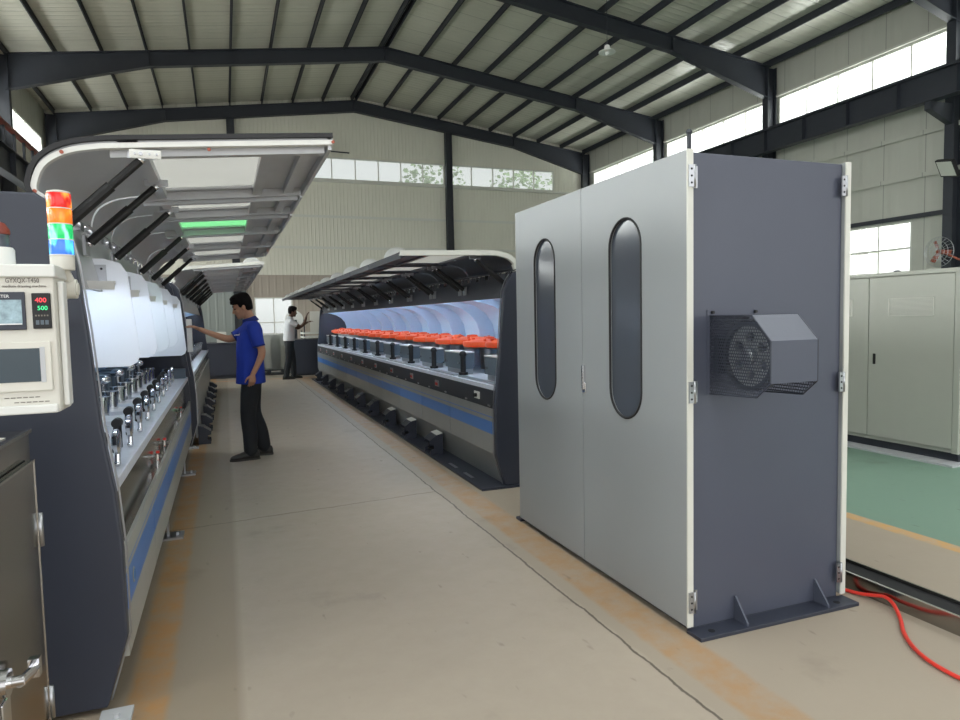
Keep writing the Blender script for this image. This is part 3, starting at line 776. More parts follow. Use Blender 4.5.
# table furniture: two rows
for i in range(10):
    y = 3.22 + .48*i
    u = .06 + .008*i
    c = MB().cyl((UL(u + .05), y, .872), (UL(u + .05), y, .99), .020, n=10).cyl((UL(u + .05), y - .03, .995), (UL(u + .05), y + .03, .995), .024, n=12)
    c = c.build('clamp', M['black'], lm, bevel=.003)
    MB().lathe([(.050, 0), (.056, .006), (.056, .020), (.046, .026)], (UL(u + .01), y + .005, .975), 'x', 20).build('hand_wheel', M['chrome'], c)
    MB().cyl((UL(u - .005), y, .955), (UL(u - .005), y - .02, .885), .011, n=8).ell((UL(u - .005), y - .02, .885), .014, .014, .014, 8, 6).build('clamp_lever', M['chrome'], c)
    MB().box(UL(.20), UL(.42), y - .14, y + .14, .8705, .90 + .0*i).build('wear_plate', M['steel_table'], lm, bevel=.004)
for i in range(13):
    y = 3.35 + .37*i
    k = MB().cyl((UL(.36), y, .872), (UL(.36), y, 1.0), .045, n=16).cyl((UL(.36), y, 1.0), (UL(.36), y, 1.02), .055, n=16)
    k = k.build('roller', M['chrome'], lm)
    if i % 2 == 0: MB().ell((UL(.47), y + .06, 1.07), .055, .055, .035, 14, 8).cyl((UL(.47), y + .06, .872), (UL(.47), y + .06, 1.05), .018, n=8).build('knob', M['chrome'], lm)
    MB().box(UL(.52), UL(.70), y - .1, y + .1, .872, 1.06).build('roller_mount', M['motor_grey'], lm, bevel=.006)
MB().box(UL(.03), UL(.26), 8.0, 8.06, .872, .98).build('end_block', M['motor_grey'], lm)
# valves in the gutter
for y in (4.55, 5.05, 6.9):
    v = MB().cyl((UL(.028), y, .585), (UL(.028), y, .635), .010, n=10).cyl((UL(.05), y, .66), (UL(.0), y, .66), .009, n=8).cyl((UL(.028), y, .64), (UL(.028), y, .675), .013, n=8).build('valve', M['chrome'], lm)
    MB().box(UL(.02), UL(.04), y + .07, y + .09, .665, .68).cyl((UL(.03), y + .08, .6), (UL(.03), y + .08, .665), .005, n=6).build('valve_handle', M['red'], lm)
# oval badge and little marks on the first skirt
MB().lathe([(.034, 0), (.030, .003)], (UL(0.003), 3.10, .43), 'x', 20).build('badge', M['skirt_plain'], lm)
MB().lathe([(.024, 0), (.02, .002)], (UL(-.0005), 3.10, .43), 'x', 20).build('badge_centre', pbr('badge blue', (.08, .22, .5), .4), lm)

# left hand line, far section
L2 = [8.62, 9.68, 10.74, 11.80, 12.86, 13.92, 14.98, 16.04]
l2 = [(a + .01, b - .015, .02, 'pane_lid') for a, b in zip(L2, L2[1:])]
l2[0] = (8.95, l2[0][1], .02, 'pane_lid')
t2 = []
for a, b in zip(L2, L2[1:]): t2 += [(max(a, 8.95) + .08, 0), (b - .08, 0)]
fm, UF = machine('drawing_machine', 'far left drawing machine line behind the man in the blue polo', -1, -.36, L2, 1.955, l2,
             'skirt_plain', (.10, .68), 'lid_grey', 'white2', LP, t2, [8.75 + 1.06*i for i in range(7)], False)
for a, b in zip(L2, L2[1:]):
    for k in range(2):
        y = a + .3 + .5*k
        MB().cyl((UF(.18), y, .872), (UF(.18), y, 1.02), .05, n=14).cyl((UF(.18), y, 1.02), (UF(.18), y, 1.05), .065, n=14).build('roller', M['chrome'], fm)
        MB().box(UF(.30), UF(.52), y - .12, y + .12, .872, 1.08).build('gearbox', M['motor_grey'], fm, bevel=.006)
    MB().lathe([(.24, 1.11), (.245, 1.14), (.22, 1.165), (.06, 1.19)], (UF(.66), a + .5, 0), 'z', 22).build('drum_cover', M['orange'], fm)
    MB().cyl((UF(.66), a + .5, .872), (UF(.66), a + .5, 1.11), .08, n=14).build('drum_stem', M['steel'], fm)
# tube lamps light the inside of each line
def strip(x0, y0, y1, z, power, tilt, col=(.80, .90, 1.0)):
    o = area('tube_lamp_light', (x0, (y0 + y1)/2, z), (0, tilt, 0), .05, y1 - y0, power, col)
    return o
a_ = strip(UR(.235), 5.4, 17.0, 1.655, 130, -.6, (.66, .84, 1.0))
b_ = strip(UL(.235), 2.95, 8.0, 1.655, 50, .10, (.78, .88, 1.0))
for y in (3.72, 4.62, 5.60, 6.60, 7.85):
    MB().cyl((UL(.06), y - .34, 1.645), (UL(.34), y - .34, 1.645), .006, n=10).build('work_lamp', M['led'], lm)
    MB().box(UL(.05), UL(.35), y - .358, y - .325, 1.657, 1.672).box(UL(.05), UL(.35), y - .362, y - .358, 1.634, 1.672).build('lamp_holder', M['white_plastic'], lm)
    o = area('work_lamp_light', (UL(.20), y - .34, 1.632), (math.radians(38), 0, 0), .28, .02, 1.15, (.74, .86, 1.0))
c_ = strip(UF(.235), 8.8, 15.9, 1.655, 36, .6, (.72, .86, 1.0))
# ------------------------------------------------------------------ take-up cabinet (centre right)
t = thing('machine_cabinet', 'tall grey machine cabinet with two pale doors, slot windows and a slate side', 'cabinet', (1.96, 2.49, 0))
x0, x1, y0, y1, zt = 1.965, 2.865, 2.49, 4.34, 2.19
MB().box(x0, x1, y0, y0 + .03, .02, zt).build('side_panel', M['slate_cab'], t, bevel=.002)
MB().box(x0, x1, y1 - .03, y1, .02, zt).build('side_panel', M['slate_cab'], t, bevel=.002)
MB().box(x0, x1, y0 + .03, y1 - .03, zt - .03, zt).build('top_panel', M['slate_cab'], t)
MB().box(x0, x1, y0 + .03, y1 - .03, .02, .12).build('plinth', M['steel_dark'], t)
MB().box(x0, x0 + .04, y0 + .03, y0 + .08, .12, zt - .03).box(x0, x0 + .04, y1 - .08, y1 - .03, .12, zt - .03).box(x1 - .04, x1, y0 + .03, y0 + .08, .12, zt - .03).box(x1 - .04, x1, y1 - .08, y1 - .03, .12, zt - .03).build('frame', M['steel_dark'], t)
MB().box(1.935, 2.90, 2.385, 2.488, 0, .018).box(1.93, 2.9, 4.34, 4.42, 0, .018).box(x0, x1, 2.488, 4.34, .001, .02).build('base_plate', M['slate'], t, bevel=.002)
for xg in (2.21, 2.71):
    MB().prism([(2.489, .018), (2.40, .018), (2.40, .03), (2.481, .13), (2.489, .13)], 'x', xg, xg + .010).build('gusset', M['slate_cab'], t)
for xh in (2.03, 2.80):
    MB().cyl((xh, 2.43, .0175), (xh, 2.43, .0195), .016, n=14).build('bolt_hole', M['hole'], t)
def stadium(yc, w, z0, z1, n=12):
    r = w/2; p = []
    for i in range(n + 1): a = PI*i/n; p.append((yc + r*math.cos(a), z1 - r + r*math.sin(a)))
    for i in range(n + 1): a = PI + PI*i/n; p.append((yc + r*math.cos(a), z0 + r + r*math.sin(a)))
    return p
def door(xa, xb, ya, yb, yc, hinge_y, side):
    # panel with a real slot cut through: left and right strips, caps above and below built round the slot outline
    d = MB(); z0, z1 = .035, zt + .005; w = .29; s0, s1 = .94, 1.965; r = w/2
    d.box(xa, xb, ya, yc - r, z0, z1); d.box(xa, xb, yc + r, yb, z0, z1)
    n = 14
    top = [(yc + r*math.cos(PI*i/n), s1 - r + r*math.sin(PI*i/n)) for i in range(n + 1)]
    for p, q in zip(top, top[1:]): d.prism([p, (p[0], z1), (q[0], z1), q], 'x', xa, xb)
    bot = [(yc + r*math.cos(PI*i/n), s0 + r - r*math.sin(PI*i/n)) for i in range(n + 1)]
    for p, q in zip(bot, bot[1:]): d.prism([p, q, (q[0], z0), (p[0], z0)], 'x', xa, xb)
    bm_ = d
    o = d.build('door', M['door_grey'], t)
    # weld coplanar seams
    bm = bmesh.new(); bm.from_mesh(o.data); bmesh.ops.remove_doubles(bm, verts=bm.verts, dist=1e-5)
    dup = [f for f in bm.faces if all(len(e.link_faces) > 2 for e in f.edges if abs(e.calc_length()) > 0) and abs(f.normal.x) < .5]
    bm.to_mesh(o.data); bm.free()
    wm = (xa + xb)/2
    g = MB().prism(stadium(yc, w + .02, s0 - .01, s1 + .01), 'x', wm - .003, wm + .003).build('slot_window', M['glass_dark'], o)
    st = stadium(yc, w, s0, s1, 16); rim = MB(); k = len(st)
    xo = xa - .003 if side < 0 else xb + .003
    rim.tube([(xa if side < 0 else xb, p[0], p[1]) for p in st + st[:1]], .007, 6, cap=False)
    rim.build('window_seal', M['rubber'], o)
    return o
d1 = door(1.928, 1.958, 2.475, 3.412, 2.97, 2.49, -1)
d2 = door(1.928, 1.958, 3.417, 4.34, 3.895, 4.34, -1)
d3 = door(2.870, 2.900, 2.475, 3.412, 2.97, 2.49, 1)
d4 = door(2.870, 2.900, 3.417, 4.34, 3.895, 4.34, 1)
# pale folded edges of the doors
for d, xa, xb in ((d1, 1.927, 1.959), (d3, 2.869, 2.901)):
    MB().box(xa, xb, 2.468, 2.475, .033, zt + .007).build('door_edge', M['cream'], d)
for d, xa, xb in ((d1, 1.927, 1.959), (d3, 2.869, 2.901)):
    for z in (2.08, 1.12, .15):
        h = MB(); xc = (xa + xb)/2; s = 1 if xa < 2 else -1
        ca, cb_ = (1.932, 1.992) if s > 0 else (2.835, 2.895)
        h.box(ca, ca + .027, 2.460, 2.468, z - .048, z + .048).box(cb_ - .027, cb_, 2.4815 - .0, 2.4895, z - .048, z + .048)
        h.box(cb_ - .027 if s > 0 else ca + .027 - .0, cb_ - .027 + .004 if s > 0 else ca + .031, 2.462, 2.489, z - .048, z + .048)
        h.cyl(((ca + cb_)/2, 2.462, z - .05), ((ca + cb_)/2, 2.462, z + .05), .006, n=10)
        h.m = 1
        for xx, yy in ((ca + .012, 2.4585), (cb_ - .012, 2.4800)):
            for dz in (-.03, 0, .03): h.cyl((xx, yy, z + dz), (xx, yy + .002, z + dz), .005, n=8)
        h.build('hinge', [M['steel'], M['hole']], d)
hd = MB().box(1.908, 1.927, 3.380, 3.397, 1.05, 1.19).box(1.918, 1.9275, 3.370, 3.407, 1.03, 1.09).build('handle', M['chrome'], d1, bevel=.003)
MB().cyl((2.0, 2.55, zt), (2.0, 2.55, zt + .10), .010, n=10).ell((2.0, 2.55, zt + .105), .014, .014, .014, 10, 6).build('lifting_stud', M['steel_dark'], t)

# perforated pulley guard on the slate side
g = MB().ribbon([(2.486, 1.4635), (2.225, 1.4635), (2.1185, 1.357), (2.1185, 1.182)], 'x', 2.064, 2.3195, .002).build('pulley_guard', M['slate_cab'], t)
hexp = [(2.486, 1.462), (2.225, 1.462), (2.12, 1.357), (2.12, 1.182), (2.195, 1.118), (2.486, 1.106)]
for xa in (2.065, 2.317):
    gp = MB().prism(hexp, 'x', xa, xa + .0003).build('perforated_side', M['perf'], g)
    rim = MB()
    for p, q in zip(hexp, hexp[1:]):
        rim.tube([(xa, p[0], p[1]), (xa, q[0], q[1])], .0035, 6)
    rim.build('edge_bead', M['slate'], g)
MB().box(2.05, 2.064, 2.4865, 2.4885, 1.10, 1.49).box(2.064, 2.095, 2.4865, 2.4885, 1.465, 1.49).box(2.320, 2.334, 2.4865, 2.4885, 1.10, 1.49).build('flange', M['slate_cab'], g)
for x in (2.078, 2.325): MB().cyl((x, 2.4865, 1.478), (x, 2.476, 1.478), .008, n=6).build('bolt', M['black'], g)
pl = MB(); cx, cy, cz = 2.13, 2.315, 1.285
n = 48
def disc_with_holes(mb, xa, xb, R, rb, rh, rr, nh=6):
    # annulus built from wedge quads leaving round holes: approximate by radial grid skipping hole cells
    NR, NA = 14, 72
    for i in range(NR):
        r0 = rr + (R - rr)*i/NR; r1 = rr + (R - rr)*(i+1)/NR
        for j in range(NA):
            a0 = 2*PI*j/NA; a1 = 2*PI*(j+1)/NA; am = (a0+a1)/2; rm_ = (r0+r1)/2
            if any(math.hypot(rm_*math.cos(am) - rb*math.cos(k*PI/3+.5), rm_*math.sin(am) - rb*math.sin(k*PI/3+.5)) < rh for k in range(nh)): continue
            P = [(cy + r*math.cos(a), cz + r*math.sin(a)) for r, a in ((r0,a0),(r1,a0),(r1,a1),(r0,a1))]
            mb.prism(P, 'x', xa, xb)
disc_with_holes(pl, cx + .01, cx + .03, .135, .082, .024, .028)
p = pl.build('drive_pulley', M['skirt_plain'], t)
MB().lathe([(.148, -.03), (.152, -.028), (.152, -.01), (.143, 0), (.152, .01), (.152, .035), (.135, .035), (.135, -.03), (.148, -.03)], (cx + .02, cy, cz), 'x', 48, cap=False).build('groove_rim', M['steel_dark'], p)
MB().lathe([(.032, -.02), (.04, -.015), (.04, .05), (.025, .05), (.025, .36 - .0)], (cx, cy, cz), 'x', 20).build('hub', M['steel'], p)
MB().box(2.09, 2.30, 2.46, 2.486, 1.2, 1.36).box(2.20, 2.26, 2.30, 2.46, 1.25, 1.32).build('bearing_block', M['steel_dark'], p)

# ------------------------------------------------------------------ stainless control cabinet at lower left
t = thing('stainless_cabinet', 'stainless steel control cabinet with chrome lever at the lower left', 'cabinet', (-.55, 1.7, 0))
xf = -.548
MB().box(-1.15, xf - .02, 1.15, 2.36, .06, 1.168).build('body', M['stainless'], t, bevel=.003)
MB().box(-1.12, xf - .05, 1.18, 2.33, 0, .06).build('plinth', M['steel_dark'], t)
d = MB().box(xf - .019, xf, 1.20, 2.315, .10, 1.085).build('door', M['stainless'], t, bevel=.004)
MB().box(xf - .002, xf + .002, 2.309, 2.315, .10, 1.085).box(xf - .002, xf + .002, 1.2, 2.309, 1.079, 1.085).build('door_fold', M['stainless_rim'], d)
MB().box(xf - .022, xf - .012, 1.15, 2.36, 1.160, 1.17).build('top_fold', M['stainless_rim'], t)
for z in (.87, .335):
    MB().box(xf - .004, xf + .006, 2.312, 2.328, z - .045, z + .045).box(xf - .019, xf - .010, 2.326, 2.352, z - .04, z + .04).cyl((xf + .004, 2.318, z - .05), (xf + .004, 2.318, z + .05), .009, n=10).build('hinge', M['steel'], d)
hd = MB().cyl((xf, 1.92, .60), (xf + .012, 1.92, .60), .034, n=20).cyl((xf + .012, 1.92, .60), (xf + .045, 1.92, .60), .014, n=12).tube([(xf + .035, 1.91, .60), (xf + .040, 1.97, .590), (xf + .040, 2.03, .582)], .013, 10).box(xf + .026, xf + .052, 2.02, 2.045, .555, .605).build('lever_handle', M['chrome'], d)
MB().box(xf - .001, xf + .004, 1.885, 1.95, .45, .56).build('lock_plate', M['chrome'], d, bevel=.003)
tag(MB().prism([(-.86, 1.9), (-.62, 1.86), (-.585, 2.2), (-.83, 2.28)], 'z', 1.169, 1.171).build('folded_paper', M['card']), 'folded pale paper lying on top of the stainless cabinet', 'paper')

# ------------------------------------------------------------------ hanging operator console
t = thing('control_console', 'beige white operator console with screen and digital meters at the left edge', 'console', (-.68, 1.95, 1.27))
y0 = 1.95
xl, xr, zb, zt_ = -.98, -.396, 1.262, 1.622
MB().box(xl, xr, y0, y0 + .13, zb, zt_).build('housing', M['beige_console'], t, bevel=.006)
MB().box(xl, xr + .006, y0 - .012, y0 + .135, zt_ - .022, zt_ + .010).build('top_lip', M['white_plastic'], t, bevel=.004)
MB().box(xl, xr - .004, y0 - .014, y0 - .0005, zb - .0, zb + .022).build('bottom_lip', M['white_plastic'], t, bevel=.004)
MB().box(xr + .0005, xr + .014, y0 + .03, y0 + .075, zb + .012, zt_ - .03).build('side_rail', M['white_plastic'], t, bevel=.004)
# meters
m = MB().box(-.444, -.404, y0 - .008, y0 - .0005, 1.473, 1.561).build('digital_meter', M['black'], t, bevel=.002)
textmesh('400', .0165, M['seg_red'], m, face_neg_y(-.4365, y0 - .0085, 1.538), 'red_digits')
textmesh('500', .0150, M['seg_green'], m, face_neg_y(-.4325, y0 - .0085, 1.519), 'green_digits')
for i in range(5): MB().box(-.438 + .0062*i, -.4345 + .0062*i, y0 - .0088, y0 - .0080, 1.5035, 1.5075).build('indicator', M['text_grey'], m)
for i in range(3): MB().box(-.437 + .0100*i, -.430 + .0100*i, y0 - .0092, y0 - .0080, 1.483, 1.494).build('key', M['motor_grey'], m)
m = MB().box(-.556, -.458, y0 - .008, y0 - .0005, 1.471, 1.564).build('panel_meter', M['slate'], t, bevel=.002)
MB().box(-.549, -.465, y0 - .0095, y0 - .008, 1.484, 1.545).build('meter_window', M['screen_pic'], m)
MB().box(-.549, -.466, y0 - .0105, y0 - .0095, 1.4840, 1.4870).build('meter_trim', M['white_print'], m)
textmesh('METER', .0105, M['white_print'], m, face_neg_y(-.521, y0 - .0085, 1.5500), 'meter_lettering')
textmesh('GYXQX-T450', .0165, M['text_grey'], t, face_neg_y(-.498, y0 - .0010, 1.587) @ Matrix.Scale(.72, 4, (1, 0, 0)), 'model_lettering')
textmesh('medium drawing machine', .0090, M['text_grey'], t, face_neg_y(-.505, y0 - .0010, 1.5755), 'subtitle_lettering')
s = MB().box(-.86, -.409, y0 - .009, y0 - .0005, 1.318, 1.442).build('screen_bezel', M['beige_console'], t, bevel=.003)
MB().box(-.85, -.433, y0 - .0105, y0 - .009, 1.342, 1.425).build('screen', M['screen'], s)
MB().box(-.4325, -.422, y0 - .0105, y0 - .009, 1.340, 1.428).build('screen_side', M['lid_grey'], s)
for z, xa in ((1.302, -.515), (1.290, -.495)):
    for k in range(6):
        MB().box(xa + .013*k, xa + .013*k + .010, y0 - .0012, y0 - .0004, z, z + .0022).build('small_print', M['text_grey'], t)
# arm that carries the console
t2_ = t
MB().cyl((-.395, 2.10, 1.578), (-.372, 2.10, 1.578), .026, n=24).cyl((-.372, 2.10, 1.578), (-.368, 2.10, 1.578), .016, n=20).build('joint', M['beige_console'], t2_)
MB().tube([(-.384, 2.10, 1.59), (-.391, 2.08, 1.615), (-.395, 2.062, 1.632)], .012, 12).build('stem', M['beige_console'], t2_)
MB().tube([(-.396, 2.11, 1.575), (-.45, 2.2, 1.54), (-.56, 2.5, 1.50), (-.60, 2.80, 1.50)], .016, 12).cyl((-.60, 2.800, 1.50), (-.60, 2.817, 1.50), .04, n=18).build('arm_tube', M['beige_console'], t2_)
# signal tower
t = thing('signal_tower', 'lit signal tower with red, orange, green and blue lenses at left', 'warning light', (-.385, 2.06, 1.66))
sx, sy, R_ = -.395, 2.06, .0285
z = 1.664
MB().lathe([(R_*.96, 0), (R_, .004), (R_, .036), (R_*.9, .038)], (sx, sy, z - .038), 'z', 28).build('base', M['beige_console'], t)
hts = .0405
for i, k in enumerate(('t_blue', 't_green', 't_orange', 't_red')):
    MB().lathe([(R_*.97, 0), (R_, .002), (R_, hts - .004), (R_*.97, hts - .002)], (sx, sy, z + .001 + i*hts), 'z', 32).build('lens', M[k], t)
    MB().lathe([(R_*1.01, -.001), (R_*1.02, 0), (R_*1.01, .0015)], (sx, sy, z + i*hts), 'z', 28).build('lens_ring', M['white_plastic'], t)
MB().lathe([(R_*.98, 0), (R_*.95, .004), (R_*.6, .007), (.001, .008)], (sx, sy, z + 4*hts), 'z', 28).build('cap', M['fan_red'] if 0 else M['beige_console'], t)
# beacon on top of the console
t = thing('beacon_lamp', 'small beacon with clear dome and red cap on the console, cut by the frame', 'warning light', (-.515, 2.0, 1.64))
MB().lathe([(.036, 0), (.036, .040), (.032, .046)], (-.527, 2.02, 1.6325), 'z', 24).build('base', M['white_plastic'], t)
MB().lathe([(.027, 0), (.027, .03), (.026, .032)], (-.527, 2.02, 1.679), 'z', 24).build('clear_lens', M['glass_dark'], t)
MB().lathe([(.0285, 0), (.028, .012), (.018, .028), (.004, .034)], (-.527, 2.02, 1.7115), 'z', 24).build('cap', M['red_rail'], t)

# ------------------------------------------------------------------ white cabinets on the right
t = thing('electrical_cabinet', 'large pale grey electrical cabinet with louvred vents on the right', 'cabinet', (6.35, 4.3, 0))
MB().box(6.37, 7.05, 4.21, 7.11, .10, 1.835).build('body', M['cab_white'], t, bevel=.004)
MB().box(6.40, 7.02, 4.24, 7.08, .02, .10).build('plinth', M['steel_dark'], t)
MB().box(6.20, 7.10, 4.16, 7.2, 0, .02).build('base_sheet', M['lid_grey'], t)
MB().box(6.34, 6.37, 4.205, 7.11, 1.805, 1.845).box(6.345, 6.37, 4.21, 4.27, .10, 1.805).build('front_frame', M['cab_white'], t, bevel=.003)
for i, (a, b) in enumerate(((4.275, 5.16), (5.17, 6.10), (6.11, 7.10))):
    d = MB().box(6.348, 6.3695, a, b, .14, 1.795).build('door', M['cab_white'], t, bevel=.003)
    va, vb = (a + .19, a + .66)
    v = MB().box(6.338, 6.3478, va, vb, 1.40, 1.405).box(6.338, 6.3478, va, vb, 1.575, 1.58).box(6.338, 6.3478, va, va + .006, 1.405, 1.575).box(6.338, 6.3478, vb - .006, vb, 1.405, 1.575)
    for k in range(14): v.box(6.341, 6.3478, va + .006, vb - .006, 1.409 + .012*k, 1.414 + .012*k)
    v.build('vent', M['cream'], d)
    MB().box(6.341, 6.3478, b - .085, b - .055, .90, 1.01).build('lock', M['black'], d, bevel=.003) if i != 1 else None
MB().lathe([(.035, 0), (.035, .01), (.02, .02)], (6.45, 4.93, 1.8455), 'z', 14).build('lifting_eye', M['steel_dark'], t)
# wall fan
t = thing('wall_fan', 'wire caged wall fan with red brown blades above the pale cabinet', 'fan', (17.0, 11.9, 2.85))
fc = Vector((16.75, 11.70, 2.86)); c = MB(); R0 = .37
for r in (R0, R0*.75, R0*.5, R0*.25):
    for dx in (-.07 if r < R0 else -.0,):
        c.tube([fc + Vector((dx, r*math.cos(a*PI/16), r*math.sin(a*PI/16))) for a in range(33)], .006, 5, cap=False)
for k in range(24):
    a = k*PI/12; c.tube([fc + Vector((-.08, .05*math.cos(a), .05*math.sin(a))), fc + Vector((-.07, R0*.75*math.cos(a), R0*.75*math.sin(a))), fc + Vector((0, R0*math.cos(a), R0*math.sin(a)))], .004, 4)
c.build('cage', M['steel'], t)
for k in range(3):
    a = PI + k*2*PI/3 + .1; d = Vector((0, math.cos(a), math.sin(a))); e = Vector((0, -math.sin(a), math.cos(a)))
    b = MB(); p0 = fc + Vector((.02, 0, 0))
    b.rings([[p0 + d*r + e*w + Vector((tw + th, 0, 0)) for w, tw, th in ((-wd, .02, 0), (wd, -.02, 0), (wd, -.02, .006), (-wd, .02, .006))] for r, wd in ((.05, .03), (.18, .055), (.30, .05))])
    b.build('blade', M['fan_red'], t)
MB().cyl(fc + Vector((-.02, 0, 0)), fc + Vector((.18, 0, 0)), .06, n=18).build('motor', M['fan_red'], t)
MB().tube([fc + Vector((.15, 0, 0)), fc + Vector((.35, -.25, -.2)), fc + Vector((.40, -.25, -.2))], .025, 8).box(17.02, 17.06, 11.6, 11.78, 2.5, 2.74).build('wall_bracket', M['fan_red'], t)
# flood light on the column
t = thing('flood_light', 'square LED floodlight with black frame fixed on the right column', 'light', (17.0, 11.3, 4.75))
fr = Matrix.Translation((16.62, 11.45, 4.86)) @ Matrix.Rotation(math.radians(-32), 4, 'Y') @ Matrix.Rotation(math.radians(-20), 4, 'Z')
def xbox(a, b, c_, d_, e, f, mat, nm):
    m = MB().box(a, b, c_, d_, e, f); m.v = [tuple(fr @ Vector(v)) for v in m.v]; return m.build(nm, mat, t)
xbox(-.03, .05, -.28, .28, -.22, .22, M['black'], 'housing'); xbox(-.034, -.031, -.25, .25, -.19, .19, M['cream'], 'lens')
MB().tube([(16.68, 11.45, 4.84), (16.85, 11.55, 4.75), (17.0, 11.62, 4.7)], .02, 8).build('bracket', M['steel_dark'], t)
# pendant lamp
t = thing('high_bay_lamp', 'small white high bay lamp hanging under the roof on the right', 'lamp', (8.65, 14.0, 7.6))
MB().cyl((8.65, 14.0, 7.78), (8.65, 14.0, ztop(8.65) - .0), .008, n=6).build('rod', M['steel_dark'], t)
MB().lathe([(.03, .16), (.06, .14), (.07, .06), (.20, 0), (.20, -.015), (.03, -.01)], (8.65, 14.0, 7.62), 'z', 20).build('shade', M['white_plastic'], t)
MB().ell((8.65, 14.0, 7.59), .05, .05, .05, 10, 8).build('bulb', M['white_plastic'], t)

# ------------------------------------------------------------------ trough and red hose
t = thing('cable_trough', 'low steel cable trough with black slot along the floor at right', 'trough', (3.1, 4, 0))
MB().box(3.030, 3.040, -2, 5.1, 0, .085).box(3.200, 3.210, -2, 5.1, 0, .085).box(3.040, 3.200, -2, 5.1, 0, .012).build('trough_body', M['stainless'], t)
MB().box(3.0405, 3.1995, -2, 5.1, .060, .068).build('slot', M['hole'], t)
MB().box(3.029, 3.044, -2, 5.1, .0853, .089).build('bright_edge', M['stainless_rim'], t)
hp = [(2.905, 2.62, .012), (2.97, 2.55, .012), (3.0, 2.47, .014), (3.012, 2.40, .03), (3.016, 2.34, .045), (3.0, 2.28, .035), (2.93, 2.19, .013), (2.83, 2.10, .012), (2.745, 2.0, .012), (2.69, 1.90, .012), (2.665, 1.80, .012), (2.67, 1.70, .012), (2.75, 1.55, .012), (2.9, 1.4, .012)]
tag(MB().tube(smooth(hp), .009, 10).build('air_hose', M['red']), 'red air hose snaking over the floor from the cabinet to the right', 'hose')

# ------------------------------------------------------------------ far end objects
t = thing('control_desk', 'dark grey control desk behind the man in blue polo', 'desk', (-.1, 19, 0))
MB().box(-1.5, .33, 18.7, 19.6, .08, .90).build('body', M['slate'], t, bevel=.01)
MB().box(-1.5, .30, 18.75, 19.55, 0, .08).build('plinth', M['steel_dark'], t)
MB().box(-1.53, .36, 18.66, 19.64, .90, .94).build('top', M['slate'], t)
tag(MB().box(-.22, .16, 18.8, 19.3, .942, 1.10).box(-.24, .02, 18.82, 19.2, 1.101, 1.22).build('carton', M['card'], bevel=.008), 'pale open carton on the dark control desk', 'box')
t = thing('spool_rack', 'stretch wrapped stack of wire spools on a pallet near the far door', 'pallet', (1.15, 19.6, 0))
MB().box(.62, 1.55, 19.2, 20.1, 0, .03).box(.62, 1.55, 19.2, 20.1, .11, .14).box(.62, .72, 19.2, 20.1, .03, .11).box(1.03, 1.13, 19.2, 20.1, .03, .11).box(1.45, 1.55, 19.2, 20.1, .03, .11).build('pallet', M['steel_dark'], t)
for i in range(3):
    for j in range(2):
        MB().lathe([(.19, 0), (.19, .02), (.13, .03), (.13, .27), (.19, .28), (.19, .30)], (.87 + .42*j, 19.55, .15 + .31*i), 'z', 18).build('spool', M['foil'], t)
MB().box(.64, 1.53, 19.25, 20.0, .142, 1.10).build('wrap_film', pane('hazy stretch film', (.80, .82, .80), .55, .2), t)
t = thing('winder_cabinet', 'dark slate winder cabinet with white trays behind the man in white', 'cabinet', (2.0, 18.6, 0))
MB().box(1.62, 3.0, 18.5, 19.4, .05, .97).build('body', M['slate'], t, bevel=.01)
MB().box(1.66, 2.96, 18.55, 19.35, 0, .05).build('plinth', M['steel_dark'], t)
for z in (1.0, 1.11): MB().box(1.95, 2.9, 18.5, 19.3, z, z + .045).build('tray', M['white_plastic'], t, bevel=.006)
MB().box(1.97, 2.0, 18.52, 18.56, .97, 1.5).box(2.86, 2.89, 18.52, 18.56, .97, 1.5).box(1.97, 2.0, 19.2, 19.24, .97, 1.2).build('rack_post', M['steel_dark'], t)
tag(MB().box(2.15, 2.42, 18.55, 18.59, 1.16, 1.72).build('hanging_board', M['card'], bevel=.004), 'pale upright board on the trays in front of the man in white', 'board')
t = thing('white_reel', 'large white reel behind the shoulder of the man in white', 'reel', (1.86, 19.9, 0))
MB().box(1.6, 2.12, 19.65, 20.15, 0, .05).box(1.80, 1.92, 19.78, 19.8, .05, 1.5).box(1.80, 1.92, 20.04, 20.06, .05, 1.5).build('stand', M['steel_dark'], t)
MB().lathe([(.04, -.12), (.24, -.12), (.24, -.10), (.16, -.09), (.16, .09), (.24, .10), (.24, .12), (.04, .12)], (1.86, 19.92, 1.52), 'y', 28).build('reel', M['white_plastic'], t)
tag(MB().box(1.45, 1.62, 18.35, 18.7, 0, .55).lathe([(.09, .55), (.11, .58), (.11, .70), (.06, .74)], (1.535, 18.52, 0), 'z', 16).build('bench_grinder', M['steel_dark']), 'small dark machine standing left of the winder cabinet', 'machine') if 0 else None
# ------------------------------------------------------------------ people
def sm_obj(mb, name, mat, parent, voxel, mtx, smooth_it=4, extra=None):
    """union of closed pieces -> one continuous skin via voxel remesh"""
    me = bpy.data.meshes.new('tmp'); me.from_pydata(mb.v, [], mb.f)
    bm = bmesh.new(); bm.from_mesh(me); bmesh.ops.recalc_face_normals(bm, faces=bm.faces); bm.to_mesh(me); bm.free()
    o = bpy.data.objects.new('tmp', me); C.objects.link(o)
    r = o.modifiers.new('r', 'REMESH'); r.mode = 'VOXEL'; r.voxel_size = voxel; r.use_smooth_shade = True
    s = o.modifiers.new('s', 'SMOOTH'); s.factor = .5; s.iterations = smooth_it
    dg = bpy.context.evaluated_depsgraph_get(); nm = bpy.data.meshes.new_from_object(o.evaluated_get(dg))
    bpy.data.objects.remove(o); bpy.data.meshes.remove(me)
    nm.transform(mtx); nm.materials.clear(); nm.materials.append(mat)
    for p in nm.polygons: p.use_smooth = True
    q = bpy.data.objects.new(name, nm); C.objects.link(q)
    q.parent = parent; q['_org'] = parent['_org']
    return q
